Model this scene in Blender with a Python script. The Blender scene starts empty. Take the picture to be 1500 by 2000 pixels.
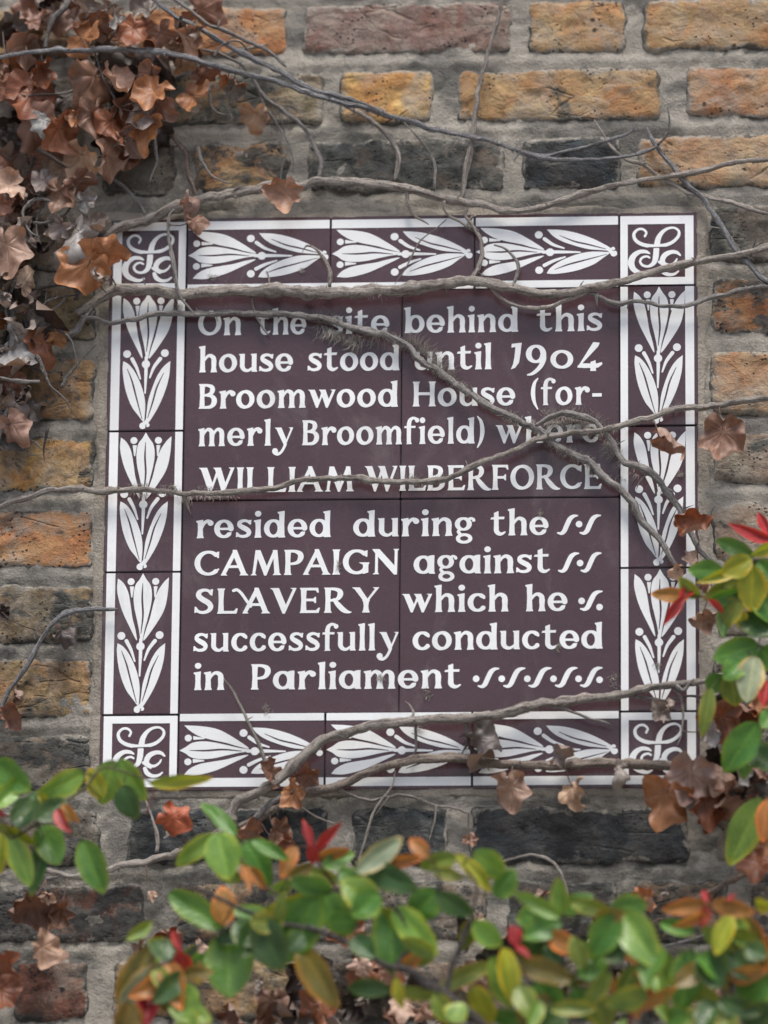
import bpy, bmesh, math, random
import numpy as np
from mathutils import Vector, Matrix
from mathutils.geometry import tessellate_polygon

random.seed(7)
scene = bpy.context.scene
COL = scene.collection

# ------------------------------------------------------------------ camera
ZC = 3.2                                   # height of the plaque centre above the pavement
CAM = Vector((0.4143, -5.7884, ZC - 1.4719))
PITCH, ROLL, YAW = 0.2461, 0.0088, 0.0744
FPX = 11202.3                              # focal length in photograph pixels (2000 high)
FWD = Vector((-math.sin(YAW) * math.cos(PITCH), math.cos(YAW) * math.cos(PITCH), math.sin(PITCH)))
R0 = Vector((math.cos(YAW), math.sin(YAW), 0))
U0 = R0.cross(FWD)
RIGHT = R0 * math.cos(ROLL) + U0 * math.sin(ROLL)
UP = -R0 * math.sin(ROLL) + U0 * math.cos(ROLL)
cd = bpy.data.cameras.new('camera')
cam = bpy.data.objects.new('camera', cd)
COL.objects.link(cam)
cam.matrix_world = Matrix((
    (RIGHT.x, UP.x, -FWD.x, CAM.x), (RIGHT.y, UP.y, -FWD.y, CAM.y),
    (RIGHT.z, UP.z, -FWD.z, CAM.z), (0, 0, 0, 1)))
cd.sensor_fit = 'VERTICAL'
cd.sensor_height = 36.0
cd.lens = FPX / 2000 * 36.0
cd.clip_start = 0.1
cd.clip_end = 200
cd.dof.use_dof = True
cd.dof.focus_distance = (Vector((0, 0, ZC)) - CAM).dot(FWD)
cd.dof.aperture_fstop = 2.0
scene.camera = cam

# ------------------------------------------------------------------ light
SUN_EL, SUN_AZ = math.radians(64), math.radians(170)   # azimuth: 180 = straight out from the wall
world = bpy.data.worlds.new('World')
scene.world = world
world.use_nodes = True
wn = world.node_tree
sky = wn.nodes.new('ShaderNodeTexSky')
sky.sky_type = 'NISHITA'
sky.sun_disc = False
sky.sun_elevation = SUN_EL
sky.sun_rotation = SUN_AZ
sky.dust_density = 4.0
sky.air_density = 1.0
sky.ozone_density = 1.0
wn.links.new(sky.outputs[0], wn.nodes['Background'].inputs[0])
wn.nodes['Background'].inputs[1].default_value = 0.078
ld = bpy.data.lights.new('sun', 'SUN')
ld.energy = 1.5
ld.angle = math.radians(24)
ld.color = (1.0, 0.965, 0.92)
sun = bpy.data.objects.new('sun', ld)
COL.objects.link(sun)
sdir = Vector((math.sin(SUN_AZ) * math.cos(SUN_EL), math.cos(SUN_AZ) * math.cos(SUN_EL), math.sin(SUN_EL)))
sun.rotation_euler = sdir.to_track_quat('Z', 'Y').to_euler()
sun.location = (0, -3, 6)
scene.view_settings.view_transform = 'Standard'
scene.view_settings.look = 'None'
scene.view_settings.gamma = 1
scene.view_settings.use_curve_mapping = False
scene.view_settings.exposure = 1.0

# ------------------------------------------------------------------ helpers
def ray(px, py):
    return (FWD + RIGHT * ((px - 750) / FPX) + UP * ((1000 - py) / FPX))

def P(px, py, off=0.0):
    """world point seen at a photograph pixel, standing 'off' metres out from the plaque's face"""
    v = ray(px, py)
    t = (-off - CAM.y) / v.y
    return CAM + v * t

MMPX = 0.000545                            # metres per photograph pixel at the wall

def tag(o, label=None, cat=None, group=None, kind=None):
    if label: o['label'] = label
    if cat: o['category'] = cat
    if group: o['group'] = group
    if kind: o['kind'] = kind
    return o

def empty(name, loc):
    o = bpy.data.objects.new(name, None)
    o.empty_display_size = 0.02
    o.location = loc
    COL.objects.link(o)
    return o

def place(name, me, mat=None, parent=None, color=None, mw=None):
    o = bpy.data.objects.new(name, me)
    COL.objects.link(o)
    if mat and not me.materials:
        me.materials.append(mat)
    if mw is not None:
        o.matrix_world = mw
    if parent:
        o.parent = parent
        o.matrix_parent_inverse = Matrix.Translation(-parent_loc(parent))
    if color:
        o.color = (*color, 1)
    return o

def parent_loc(p):
    return WORLD[p.name]

WORLD = {}

def mesh(name, vs, fs, smooth=True):
    me = bpy.data.meshes.new(name)
    me.from_pydata(vs, [], fs)
    if smooth:
        me.polygons.foreach_set('use_smooth', [True] * len(me.polygons))
    me.update()
    return me

# --- value noise in numpy
def _hash(ix, iy, s):
    h = (ix * 374761393 + iy * 668265263 + s * 982451653) & 0xffffffff
    h = ((h ^ (h >> 13)) * 1274126177) & 0xffffffff
    return ((h ^ (h >> 16)) & 0xffff) / 65535.0

def vnoise(x, y, s=0):
    x = np.asarray(x, float); y = np.asarray(y, float)
    ix = np.floor(x).astype(np.int64); iy = np.floor(y).astype(np.int64)
    fx = x - ix; fy = y - iy
    fx = fx * fx * (3 - 2 * fx); fy = fy * fy * (3 - 2 * fy)
    a = _hash(ix, iy, s); b = _hash(ix + 1, iy, s); c = _hash(ix, iy + 1, s); d = _hash(ix + 1, iy + 1, s)
    return (a * (1 - fx) + b * fx) * (1 - fy) + (c * (1 - fx) + d * fx) * fy

def fbm(x, y, s=0, o=4):
    r = 0; a = 1; t = 0
    for i in range(o):
        r = r + a * (vnoise(x * 2 ** i + 13.7 * i, y * 2 ** i + 7.1 * i, s + i) - 0.5)
        t += a; a *= 0.55
    return r / t * 2

# ------------------------------------------------------------------ materials
def new_mat(name):
    m = bpy.data.materials.new(name)
    m.use_nodes = True
    nt = m.node_tree
    return m, nt, nt.nodes['Principled BSDF']

class N:
    def __init__(s, nt): s.nt = nt
    def add(s, t, **k):
        n = s.nt.nodes.new(t)
        for a, b in k.items(): setattr(n, a, b)
        return n
    def link(s, a, b): s.nt.links.new(a, b)
    def pos(s): return s.add('ShaderNodeNewGeometry').outputs['Position']
    def noise(s, vec, scale, detail=4, rough=0.6, dist=0.0):
        n = s.add('ShaderNodeTexNoise'); n.inputs['Scale'].default_value = scale
        n.inputs['Detail'].default_value = detail; n.inputs['Roughness'].default_value = rough
        n.inputs['Distortion'].default_value = dist
        if vec is not None: s.link(vec, n.inputs['Vector'])
        return n.outputs['Fac']
    def vor(s, vec, scale, feat='F1'):
        n = s.add('ShaderNodeTexVoronoi', feature=feat); n.inputs['Scale'].default_value = scale
        s.link(vec, n.inputs['Vector']); return n.outputs['Distance']
    def mapv(s, vec, sc):
        n = s.add('ShaderNodeMapping'); n.inputs['Scale'].default_value = sc
        s.link(vec, n.inputs['Vector']); return n.outputs[0]
    def rng(s, v, a, b, c=0, d=1, smooth=False):
        n = s.add('ShaderNodeMapRange'); n.clamp = True
        if smooth: n.interpolation_type = 'SMOOTHSTEP'
        for i, x in zip((1, 2, 3, 4), (a, b, c, d)):
            if hasattr(x, 'links'): s.link(x, n.inputs[i])
            else: n.inputs[i].default_value = x
        s.link(v, n.inputs[0]); return n.outputs[0]
    def math(s, op, a, b=None):
        n = s.add('ShaderNodeMath', operation=op)
        for i, x in enumerate((a, b)):
            if x is None: continue
            if hasattr(x, 'links'): s.link(x, n.inputs[i])
            else: n.inputs[i].default_value = x
        return n.outputs[0]
    def mix(s, f, a, b, mode='MIX'):
        n = s.add('ShaderNodeMix', data_type='RGBA', blend_type=mode)
        for i, x in ((0, f), (6, a), (7, b)):
            if hasattr(x, 'links'): s.link(x, n.inputs[i])
            elif i == 0: n.inputs[0].default_value = x
            else: n.inputs[i].default_value = (*x, 1)
        return n.outputs[2]
    def bump(s, h, dist, strength=1.0, normal=None):
        n = s.add('ShaderNodeBump'); n.inputs['Distance'].default_value = dist
        n.inputs['Strength'].default_value = strength
        s.link(h, n.inputs['Height'])
        if normal is not None: s.link(normal, n.inputs['Normal'])
        return n.outputs[0]
    def objcol(s): return s.add('ShaderNodeObjectInfo').outputs['Color']
    def oattr(s, name):
        n = s.add('ShaderNodeAttribute', attribute_type='OBJECT', attribute_name=name); return n.outputs['Fac']
    def gattr(s, name):
        n = s.add('ShaderNodeAttribute', attribute_type='GEOMETRY', attribute_name=name); return n.outputs['Fac']

def stain(n, p, c, amt):
    """old soot runs that cross bricks and joints alike; the tone also darkens towards the lower left"""
    sx = n.add('ShaderNodeSeparateXYZ'); n.link(p, sx.inputs[0])
    d = n.math('ADD', n.math('MULTIPLY', sx.outputs[0], -0.10), n.math('MULTIPLY', n.math('SUBTRACT', 3.45, sx.outputs[2]), 0.16))
    d = n.rng(d, -0.08, 0.10, -0.075, 0.055)
    s = n.noise(n.mapv(p, (1.0, 1, 0.7)), 7.5, 6, 0.68, 0.9)
    g = n.noise(p, 60, 5, 0.72, 0.5)
    v = n.math('ADD', d, n.math('ADD', n.math('MULTIPLY', s, 0.68), n.math('MULTIPLY', g, 0.32)))
    f = n.rng(v, 0.49, 0.60, 0, amt, True)
    return n.mix(f, c, n.mix(1, c, (0.22, 0.235, 0.245), 'MULTIPLY'))

def mat_brick():
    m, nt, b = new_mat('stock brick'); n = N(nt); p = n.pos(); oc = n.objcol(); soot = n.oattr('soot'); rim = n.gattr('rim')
    big = n.noise(p, 14, 5, 0.65, 0.8)
    lay = n.noise(n.mapv(p, (0.7, 1, 1.35)), 34, 6, 0.68, 0.7)
    fine = n.noise(p, 260, 5, 0.75)
    mid = n.noise(p, 70, 6, 0.7, 0.6)
    hue = n.noise(p, 19, 4, 0.6, 1.0)
    c = n.mix(n.rng(hue, 0.36, 0.64), n.mix(1, oc, (0.95, 0.72, 0.60), 'MULTIPLY'), n.mix(1, oc, (1.12, 1.18, 1.15), 'MULTIPLY'))
    c = n.mix(n.rng(mid, 0.3, 0.7, 0, 0.8), c, n.mix(1, c, (0.55, 0.53, 0.52), 'MULTIPLY'))
    # pale lime bloom
    bl = n.noise(p, 21, 5, 0.7, 1.0)
    c = n.mix(n.math('MULTIPLY', n.rng(bl, 0.45, 0.64, 0, 0.74), n.oattr('bloom')), c, n.mix(n.rng(mid, 0.35, 0.65), (0.25, 0.215, 0.175), (0.37, 0.32, 0.26)))
    c = n.mix(n.rng(n.noise(p, 48, 6, 0.75, 0.3), 0.60, 0.68, 0, 0.75), c, (0.06, 0.058, 0.052))
    # soot in torn patches and in the layered tears of the face
    s1 = n.math('ADD', n.math('MULTIPLY', big, 0.5), n.math('MULTIPLY', lay, 0.5))
    thr = n.math('SUBTRACT', 0.665, n.math('MULTIPLY', soot, 0.27))
    sm = n.rng(s1, thr, n.math('ADD', thr, 0.075), 0, 0.92, True)
    c = n.mix(sm, c, n.mix(n.rng(mid, 0.35, 0.65), (0.026, 0.031, 0.034), (0.115, 0.118, 0.105)))
    # mortar smeared over the arrises
    rm = n.math('ADD', rim, n.math('MULTIPLY', n.math('SUBTRACT', n.noise(p, 42, 5, 0.7, 0.6), 0.5), 2.4))
    c = n.mix(n.rng(rm, 0.42, 0.62, 0, 0.85), c, n.mix(n.rng(fine, 0.35, 0.65), (0.20, 0.19, 0.165), (0.36, 0.335, 0.29)))
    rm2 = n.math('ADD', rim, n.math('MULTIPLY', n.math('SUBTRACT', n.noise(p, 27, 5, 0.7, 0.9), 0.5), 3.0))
    c = n.mix(n.rng(rm2, 0.60, 0.85, 0, 0.8), c, (0.05, 0.053, 0.05))  # dark rims: edge soot plus the joints' recess shade painted into the colour
    c = stain(n, p, c, 0.66)
    # burnt pits
    pv = n.math('ADD', n.vor(p, 60), n.math('MULTIPLY', n.math('SUBTRACT', mid, 0.5), 0.5))
    pit = n.math('MULTIPLY', n.rng(pv, 0.08, 0.17, 1, 0), n.rng(n.noise(p, 22, 2), 0.54, 0.60))
    pv2 = n.vor(p, 200)
    pit2 = n.math('MULTIPLY', n.rng(pv2, 0.16, 0.30, 1, 0), n.rng(n.noise(p, 26, 2), 0.53, 0.60))
    pit = n.math('MAXIMUM', pit, pit2)
    c = n.mix(n.math('MULTIPLY', pit, 0.88), c, (0.022, 0.022, 0.022))
    c = n.mix(n.rng(fine, 0.35, 0.75, 0, 0.45), c, n.mix(1, c, (1.55, 1.5, 1.45), 'MULTIPLY'))
    n.link(c, b.inputs['Base Color'])
    b.inputs['Roughness'].default_value = 0.88
    h = n.math('ADD', n.math('MULTIPLY', lay, 1.2), n.math('ADD', n.math('MULTIPLY', mid, 1.0), n.math('MULTIPLY', fine, 0.3)))
    h = n.math('SUBTRACT', h, n.math('MULTIPLY', pit, 0.7))
    crk = n.math('MULTIPLY', n.rng(n.vor(n.mapv(p, (0.45, 1, 1.3)), 30, 'DISTANCE_TO_EDGE'), 0.0, 0.05, 1, 0), n.rng(big, 0.52, 0.60))
    h = n.math('SUBTRACT', h, n.math('MULTIPLY', crk, 0.5))
    n.link(n.bump(h, 0.0045, 1.0), b.inputs['Normal'])
    return m

def mat_mortar(name, ca, cb, soot=0.4):
    m, nt, b = new_mat(name); n = N(nt); p = n.pos()
    c = n.mix(n.rng(n.noise(p, 26, 5, 0.65, 0.4), 0.3, 0.7), ca, cb)
    c = n.mix(n.rng(n.noise(p, 420, 3, 0.7), 0.35, 0.75, 0, 0.45), c, (0.45, 0.42, 0.37))
    c = n.mix(n.rng(n.noise(p, 330, 2, 0.7), 0.62, 0.72, 0, 0.5), c, (0.06, 0.06, 0.06))
    s = n.noise(n.mapv(p, (0.6, 1, 1.6)), 13, 5, 0.65, 0.7)
    c = n.mix(n.rng(s, 0.56 - 0.1 * soot, 0.74 - 0.1 * soot, 0, 0.75, True), c, (0.075, 0.078, 0.074))
    c = stain(n, p, c, 0.58 if soot > .3 else 0.45)
    n.link(c, b.inputs['Base Color'])
    b.inputs['Roughness'].default_value = 0.93
    h = n.math('ADD', n.noise(p, 90, 5, 0.7), n.math('MULTIPLY', n.noise(p, 420, 4, 0.7), 0.45))
    n.link(n.bump(h, 0.0042, 1.0), b.inputs['Normal'])
    return m

def mat_glaze(name, col, col2, rough):
    m, nt, b = new_mat(name); n = N(nt); p = n.pos()
    c = n.mix(n.rng(n.noise(p, 9, 3, 0.6), 0.3, 0.7), col, col2)
    rr = n.add('ShaderNodeObjectInfo').outputs['Random']
    c = n.mix(rr, n.mix(1, c, (0.90, 0.90, 0.90), 'MULTIPLY'), c)
    g = n.noise(n.mapv(p, (1, 1, 0.4)), 14, 6, 0.72, 0.7)
    c = n.mix(n.rng(g, 0.52, 0.72, 0, 0.22, True), c, (0.26, 0.235, 0.22))      # thin weathering film
    c = n.mix(n.rng(n.noise(p, 500, 3, 0.7), 0.68, 0.76, 0, 0.5), c, (0.12, 0.11, 0.10))
    n.link(c, b.inputs['Base Color'])
    n.link(n.rng(n.noise(p, 60, 4, 0.6), 0.3, 0.7, rough - 0.05, rough + 0.08), b.inputs['Roughness'])
    n.link(n.bump(n.noise(p, 38, 3, 0.55), 0.0011, 0.6), b.inputs['Normal'])
    return m

def mat_bark():
    m, nt, b = new_mat('ivy bark'); n = N(nt); oc = n.objcol()
    uv = n.add('ShaderNodeUVMap', uv_map='bark').outputs[0]
    st = n.noise(n.mapv(uv, (9, 1.3, 1)), 1.0, 6, 0.72, 0.5)
    st2 = n.noise(n.mapv(uv, (5, 5.5, 1)), 1.0, 5, 0.7, 0.8)
    p = n.pos()
    sp = n.noise(p, 420, 4, 0.75)
    c = n.mix(n.rng(st, 0.36, 0.62), n.mix(1, oc, (0.30, 0.27, 0.25), 'MULTIPLY'), n.mix(1, oc, (1.35, 1.34, 1.32), 'MULTIPLY'))
    c = n.mix(n.rng(st2, 0.52, 0.66, 0, 0.7), c, n.mix(1, oc, (0.45, 0.35, 0.30), 'MULTIPLY'))
    c = n.mix(n.rng(sp, 0.50, 0.70, 0, 0.5), c, (0.46, 0.45, 0.43))
    c = n.mix(n.rng(sp, 0.46, 0.30, 0, 0.6), c, (0.05, 0.043, 0.04))
    n.link(c, b.inputs['Base Color'])
    b.inputs['Roughness'].default_value = 0.85
    h = n.math('ADD', st, n.math('ADD', n.math('MULTIPLY', sp, 0.35), n.math('MULTIPLY', st2, 0.7)))
    n.link(n.bump(h, 0.0026, 1.0), b.inputs['Normal'])
    return m

def mat_dead():
    m, nt, b = new_mat('dead ivy leaf'); n = N(nt); oc = n.objcol()
    tc = n.add('ShaderNodeTexCoord').outputs['Object']
    rnd = n.add('ShaderNodeObjectInfo').outputs['Random']
    off = n.add('ShaderNodeCombineXYZ'); n.link(n.math('MULTIPLY', rnd, 31.0), off.inputs[0])
    vm = n.add('ShaderNodeVectorMath', operation='ADD'); n.link(tc, vm.inputs[0]); n.link(off.outputs[0], vm.inputs[1])
    v = vm.outputs[0]
    big = n.noise(v, 2.6, 4, 0.6, 0.5)
    fine = n.noise(v, 26, 4, 0.7)
    c = n.mix(n.rng(big, 0.35, 0.65), n.mix(1, oc, (0.62, 0.52, 0.46), 'MULTIPLY'), n.mix(1, oc, (1.25, 1.2, 1.15), 'MULTIPLY'))
    c = n.mix(n.rng(fine, 0.35, 0.7, 0, 0.3), c, n.mix(1, oc, (0.7, 0.66, 0.66), 'MULTIPLY'))
    c = n.mix(n.rng(n.noise(v, 9, 3, 0.6), 0.66, 0.74, 0, 0.6), c, (0.06, 0.04, 0.035))
    c = n.mix(n.math('MULTIPLY', n.gattr('vein'), 0.30), c, n.mix(1, oc, (1.55, 1.5, 1.4), 'MULTIPLY'))
    back = n.add('ShaderNodeNewGeometry').outputs['Backfacing']
    c = n.mix(n.math('MULTIPLY', back, 0.55), c, (0.36, 0.27, 0.22))
    n.link(c, b.inputs['Base Color'])
    n.link(n.rng(fine, 0.3, 0.7, 0.36, 0.55), b.inputs['Roughness'])
    b.inputs['Specular IOR Level'].default_value = 0.6
    h = n.math('ADD', n.math('MULTIPLY', big, 1.0), n.math('MULTIPLY', fine, 0.35))
    h = n.math('SUBTRACT', h, n.math('MULTIPLY', n.gattr('vein'), 0.5))
    n.link(n.bump(h, 0.0016, 0.9), b.inputs['Normal'])
    tr = n.add('ShaderNodeBsdfTranslucent'); n.link(n.mix(1, c, (1.2, 0.8, 0.5), 'MULTIPLY'), tr.inputs['Color'])
    mx = n.add('ShaderNodeMixShader'); mx.inputs[0].default_value = 0.15
    n.link(b.outputs[0], mx.inputs[1]); n.link(tr.outputs[0], mx.inputs[2])
    n.link(mx.outputs[0], nt.nodes['Material Output'].inputs['Surface'])
    return m

def mat_green():
    m, nt, b = new_mat('glossy shrub leaf'); n = N(nt); oc = n.objcol()
    tc = n.add('ShaderNodeTexCoord').outputs['Object']
    rnd = n.add('ShaderNodeObjectInfo').outputs['Random']
    off = n.add('ShaderNodeCombineXYZ'); n.link(n.math('MULTIPLY', rnd, 47.0), off.inputs[0])
    vm = n.add('ShaderNodeVectorMath', operation='ADD'); n.link(tc, vm.inputs[0]); n.link(off.outputs[0], vm.inputs[1])
    v = vm.outputs[0]
    big = n.noise(v, 2.2, 3, 0.55, 0.3)
    edge = n.gattr('edge'); mid = n.gattr('vein')
    c = n.mix(n.rng(big, 0.38, 0.66), oc, n.mix(1, oc, (0.62, 0.74, 0.75), 'MULTIPLY'))
    e = n.math('MULTIPLY', n.rng(edge, 0.55, 1.0), n.rng(n.noise(v, 1.3, 2), 0.35, 0.6))
    c = n.mix(n.math('MULTIPLY', e, 0.75), c, n.mix(1, oc, (2.3, 1.35, 0.6), 'MULTIPLY'))
    c = n.mix(n.rng(n.noise(v, 14, 3, 0.7), 0.67, 0.74, 0, 0.6), c, (0.12, 0.07, 0.03))
    c = n.mix(n.math('MULTIPLY', mid, 0.45), c, n.mix(1, oc, (1.7, 1.5, 1.2), 'MULTIPLY'))
    back = n.add('ShaderNodeNewGeometry').outputs['Backfacing']
    c = n.mix(n.math('MULTIPLY', back, 0.45), c, (0.30, 0.34, 0.20))
    n.link(c, b.inputs['Base Color'])
    n.link(n.rng(big, 0.3, 0.7, 0.22, 0.42), b.inputs['Roughness'])
    b.inputs['Specular IOR Level'].default_value = 0.45
    h = n.math('ADD', n.noise(v, 7, 3, 0.6), n.math('MULTIPLY', n.gattr('rib'), 0.28))
    n.link(n.bump(h, 0.0011, 0.85), b.inputs['Normal'])
    tr = n.add('ShaderNodeBsdfTranslucent'); n.link(n.mix(1, c, (1.3, 1.3, 0.6), 'MULTIPLY'), tr.inputs['Color'])
    mx = n.add('ShaderNodeMixShader'); mx.inputs[0].default_value = 0.25
    n.link(b.outputs[0], mx.inputs[1]); n.link(tr.outputs[0], mx.inputs[2])
    n.link(mx.outputs[0], nt.nodes['Material Output'].inputs['Surface'])
    return m

def mat_plain(name, col, rough=0.9, scale=60, amt=0.35):
    m, nt, b = new_mat(name); n = N(nt); p = n.pos()
    f = n.noise(p, scale, 5, 0.65)
    c = n.mix(n.rng(f, 0.3, 0.7), tuple(x * (1 - amt) for x in col), tuple(min(1, x * (1 + amt)) for x in col))
    n.link(c, b.inputs['Base Color']); b.inputs['Roughness'].default_value = rough
    n.link(n.bump(f, 0.002, 0.6), b.inputs['Normal'])
    return m

M_BRICK = mat_brick()
M_MORTAR = mat_mortar('lime mortar', (0.26, 0.24, 0.205), (0.43, 0.395, 0.335), 0.85)
M_BED = mat_mortar('bedding mortar', (0.29, 0.255, 0.205), (0.40, 0.35, 0.285), 0.1)
M_BROWN = mat_glaze('aubergine glaze', (0.064, 0.034, 0.041), (0.084, 0.044, 0.052), 0.24)
M_WHITE = mat_glaze('white glaze', (0.81, 0.83, 0.83), (0.86, 0.88, 0.88), 0.22)
M_GROUT = mat_plain('dark joint', (0.035, 0.032, 0.032))
M_BARK = mat_bark()
M_DEAD = mat_dead()
M_GREEN = mat_green()
M_HAIR = mat_plain('dry rootlets', (0.33, 0.305, 0.27), 0.95, 200)
M_GROUND = mat_plain('paving', (0.22, 0.21, 0.20), 0.9, 4)
# ------------------------------------------------------------------ the setting
def grid_mesh(name, X, Z, Y, smooth=True):
    nz, nx = X.shape
    vs = np.stack([X, Y, Z], -1).reshape(-1, 3)
    i = np.arange(nz * nx).reshape(nz, nx)
    q = np.stack([i[:-1, :-1], i[:-1, 1:], i[1:, 1:], i[1:, :-1]], -1).reshape(-1, 4)
    me = bpy.data.meshes.new(name)
    me.vertices.add(len(vs)); me.vertices.foreach_set('co', vs.ravel())
    me.loops.add(q.size); me.loops.foreach_set('vertex_index', q.ravel().astype(np.int32))
    me.polygons.add(len(q))
    me.polygons.foreach_set('loop_start', (np.arange(len(q)) * 4).astype(np.int32))
    me.update(calc_edges=True)
    if smooth: me.polygons.foreach_set('use_smooth', [True] * len(q))
    return me

g = place('ground', mesh('ground', [(-40, -40, 0), (40, -40, 0), (40, 0.3, 0), (-40, 0.3, 0)], [(0, 1, 2, 3)]), M_GROUND)
tag(g, kind='structure')

wall = empty('brick_wall', (0, 0.1, 0))
WORLD['brick_wall'] = Vector((0, 0.1, 0))
tag(wall, 'old yellow and sooty stock brick wall with pale lime mortar behind the plaque', 'wall')

# mortar sheet and backing
JZ = [0.873, 0.794, 0.715, 0.635, 0.556, 0.480, 0.404, 0.327, 0.246, 0.167, 0.079, 0.003, -0.080, -0.158, -0.240,
      -0.318, -0.396, -0.476, -0.556, -0.636, -0.716, -0.796, -0.876]
step = 0.0042
xs = np.arange(-0.86, 0.86, step); zs = np.arange(-0.88, 0.88, step)
X, Z = np.meshgrid(xs, zs)
H = 0.0040 + 0.0030 * fbm(X * 30, Z * 45, 3, 4) + 0.0018 * fbm(X * 120, Z * 120, 9, 3)
BR = None
H = H + np.where(np.abs(fbm(X * 9 + 3, Z * 26, 41, 3)) < 0.012, 0.0022, 0)
jd = np.min(np.abs(Z[..., None] - np.array(JZ)[None, None, :]), -1)
H = H - 0.0012 * np.cos(np.clip(jd / 0.008, 0, 1) * math.pi)      # bed joints stand a little proud
inpl = (np.abs(X) < 0.304) & (np.abs(Z) < 0.302)
H = np.where(inpl, 0.016, H)
mm = grid_mesh('mortar', X, Z + ZC, H)
mo = place('mortar', mm, M_MORTAR, wall)
bk = mesh('wall_backing', [(-3.5, 0.03, 0), (3.5, 0.03, 0), (3.5, 0.03, 6), (-3.5, 0.03, 6),
                            (-3.5, 0.26, 0), (3.5, 0.26, 0), (3.5, 0.26, 6), (-3.5, 0.26, 6)],
          [(0, 1, 2, 3), (5, 4, 7, 6), (1, 5, 6, 2), (4, 0, 3, 7), (3, 2, 6, 7)], False)
place('wall_backing', bk, M_MORTAR, wall)

BC = {'or': (0.43, 0.235, 0.115), 'oc': (0.43, 0.295, 0.155), 'ta': (0.44, 0.325, 0.205), 'pu': (0.245, 0.175, 0.16),
      'dg': (0.14, 0.135, 0.12), 'bk': (0.036, 0.046, 0.056), 'ol': (0.24, 0.19, 0.115), 'rb': (0.20, 0.095, 0.07),
      'gr': (0.27, 0.24, 0.20), 'ye': (0.52, 0.34, 0.135)}
# row: list of (left px, right px, colour, soot) measured in the photograph
ROWS = {
 4: (52, [(-240, 140, 'oc', .35), (175, 560, 'or', .4), (590, 1000, 'pu', .15), (1030, 1222, 'oc', .2), (1255, 1640, 'oc', .35)]),
 5: (182, [(-345, 32, 'gr', .5), (62, 232, 'gr', .7), (258, 634, 'ol', .75), (664, 848, 'ye', .3), (893, 1292, 'oc', .45), (1340, 1530, 'or', .25)]),
 6: (318, [(-210, 165, 'rb', .55), (198, 345, 'dg', .6), (376, 566, 'oc', .8), (600, 988, 'dg', .85), (1018, 1213, 'bk', .6), (1242, 1640, 'ta', .3)]),
 7: (455, [(-215, 186, 'gr', .5), (1388, 1775, 'dg', .6)]),
 8: (605, [(-20, 186, 'ol', .5), (1390, 1600, 'or', .75)]),
 9: (762, [(-215, 186, 'oc', .45), (1388, 1770, 'ta', .35)]),
 10: (905, [(-20, 184, 'ye', .45), (1392, 1590, 'gr', .6)]),
 11: (1053, [(-220, 184, 'or', .4), (1390, 1775, 'gr', .45)]),
 12: (1195, [(-25, 182, 'ol', .75), (1395, 1600, 'gr', .55)]),
 13: (1342, [(-220, 180, 'oc', .5), (1392, 1780, 'dg', .6)]),
 14: (1488, [(-30, 176, 'gr', .75), (1395, 1600, 'gr', .6)]),
 15: (1632, [(-215, 192, 'dg', .6), (246, 642, 'bk', .7), (686, 876, 'bk', .7), (918, 1345, 'bk', .5), (1398, 1590, 'gr', .3)]),
 16: (1780, [(-95, 284, 'rb', .9), (340, 530, 'ta', .8), (562, 955, 'gr', .8), (990, 1205, 'dg', .8), (1236, 1425, 'ta', .75), (1456, 1850, 'gr', .8)]),
 17: (1925, [(-210, -8, 'gr', .6), (24, 173, 'rb', .6), (218, 600, 'oc', .6), (632, 1010, 'gr', .6), (1040, 1230, 'dg', .6), (1262, 1640, 'ol', .6)]),
}

def brick_mesh(w, h, sd):
    nx = max(8, int(w / 0.0034)); nz = 21
    u = np.linspace(-1, 1, nx); v = np.linspace(-1, 1, nz)
    U, V = np.meshgrid(u, v)
    # rounded, uneven outline
    cx = w / 2; cz = h / 2
    X = U * cx; Z = V * cz
    rr = 0.006
    ex = np.abs(V) ** 6; ez = np.abs(U) ** (6 * w / h)
    X = X - np.sign(U) * np.abs(U) ** 8 * rr * 0.5 * ex
    Z = Z - np.sign(V) * np.abs(V) ** 4 * rr * 0.5 * ez
    X = X + 0.0045 * fbm(Z * 60 + sd * 3.1, np.sign(U) * 5 + X * 12, sd, 4) * np.abs(U) ** 3
    Z = Z + 0.0045 * fbm(X * 42 + sd * 1.7, np.sign(V) * 7, sd + 5, 5) * np.abs(V) ** 2
    dx = (1 - np.abs(U)) * cx; dz = (1 - np.abs(V)) * cz
    e = np.minimum(dx, dz)
    pil = 0.0052 * np.exp(-e / 0.0026)
    Y = 0.0006 + pil + 0.0030 * fbm(X * 40 + sd, Z * 60, sd + 11, 4) + 0.0018 * fbm(X * 140, Z * 160 + sd, sd + 17, 3)
    n = fbm(X * 22 + sd * 2, Z * 30 - sd, sd + 23, 3)
    Y = np.minimum(Y, 0.0026 + pil); Y = Y + np.where(n > 0.24, np.minimum(0.0018, (n - 0.24) * 0.022), 0)             # spalled patches
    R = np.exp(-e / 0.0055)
    # skirt
    X = np.pad(X, 1, mode='edge'); Z = np.pad(Z, 1, mode='edge'); Y = np.pad(Y, 1, constant_values=0.028); R = np.pad(R, 1, mode='edge')
    me = grid_mesh('brick', X, Z, Y)
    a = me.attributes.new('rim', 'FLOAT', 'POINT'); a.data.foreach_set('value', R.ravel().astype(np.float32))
    return me

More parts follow.
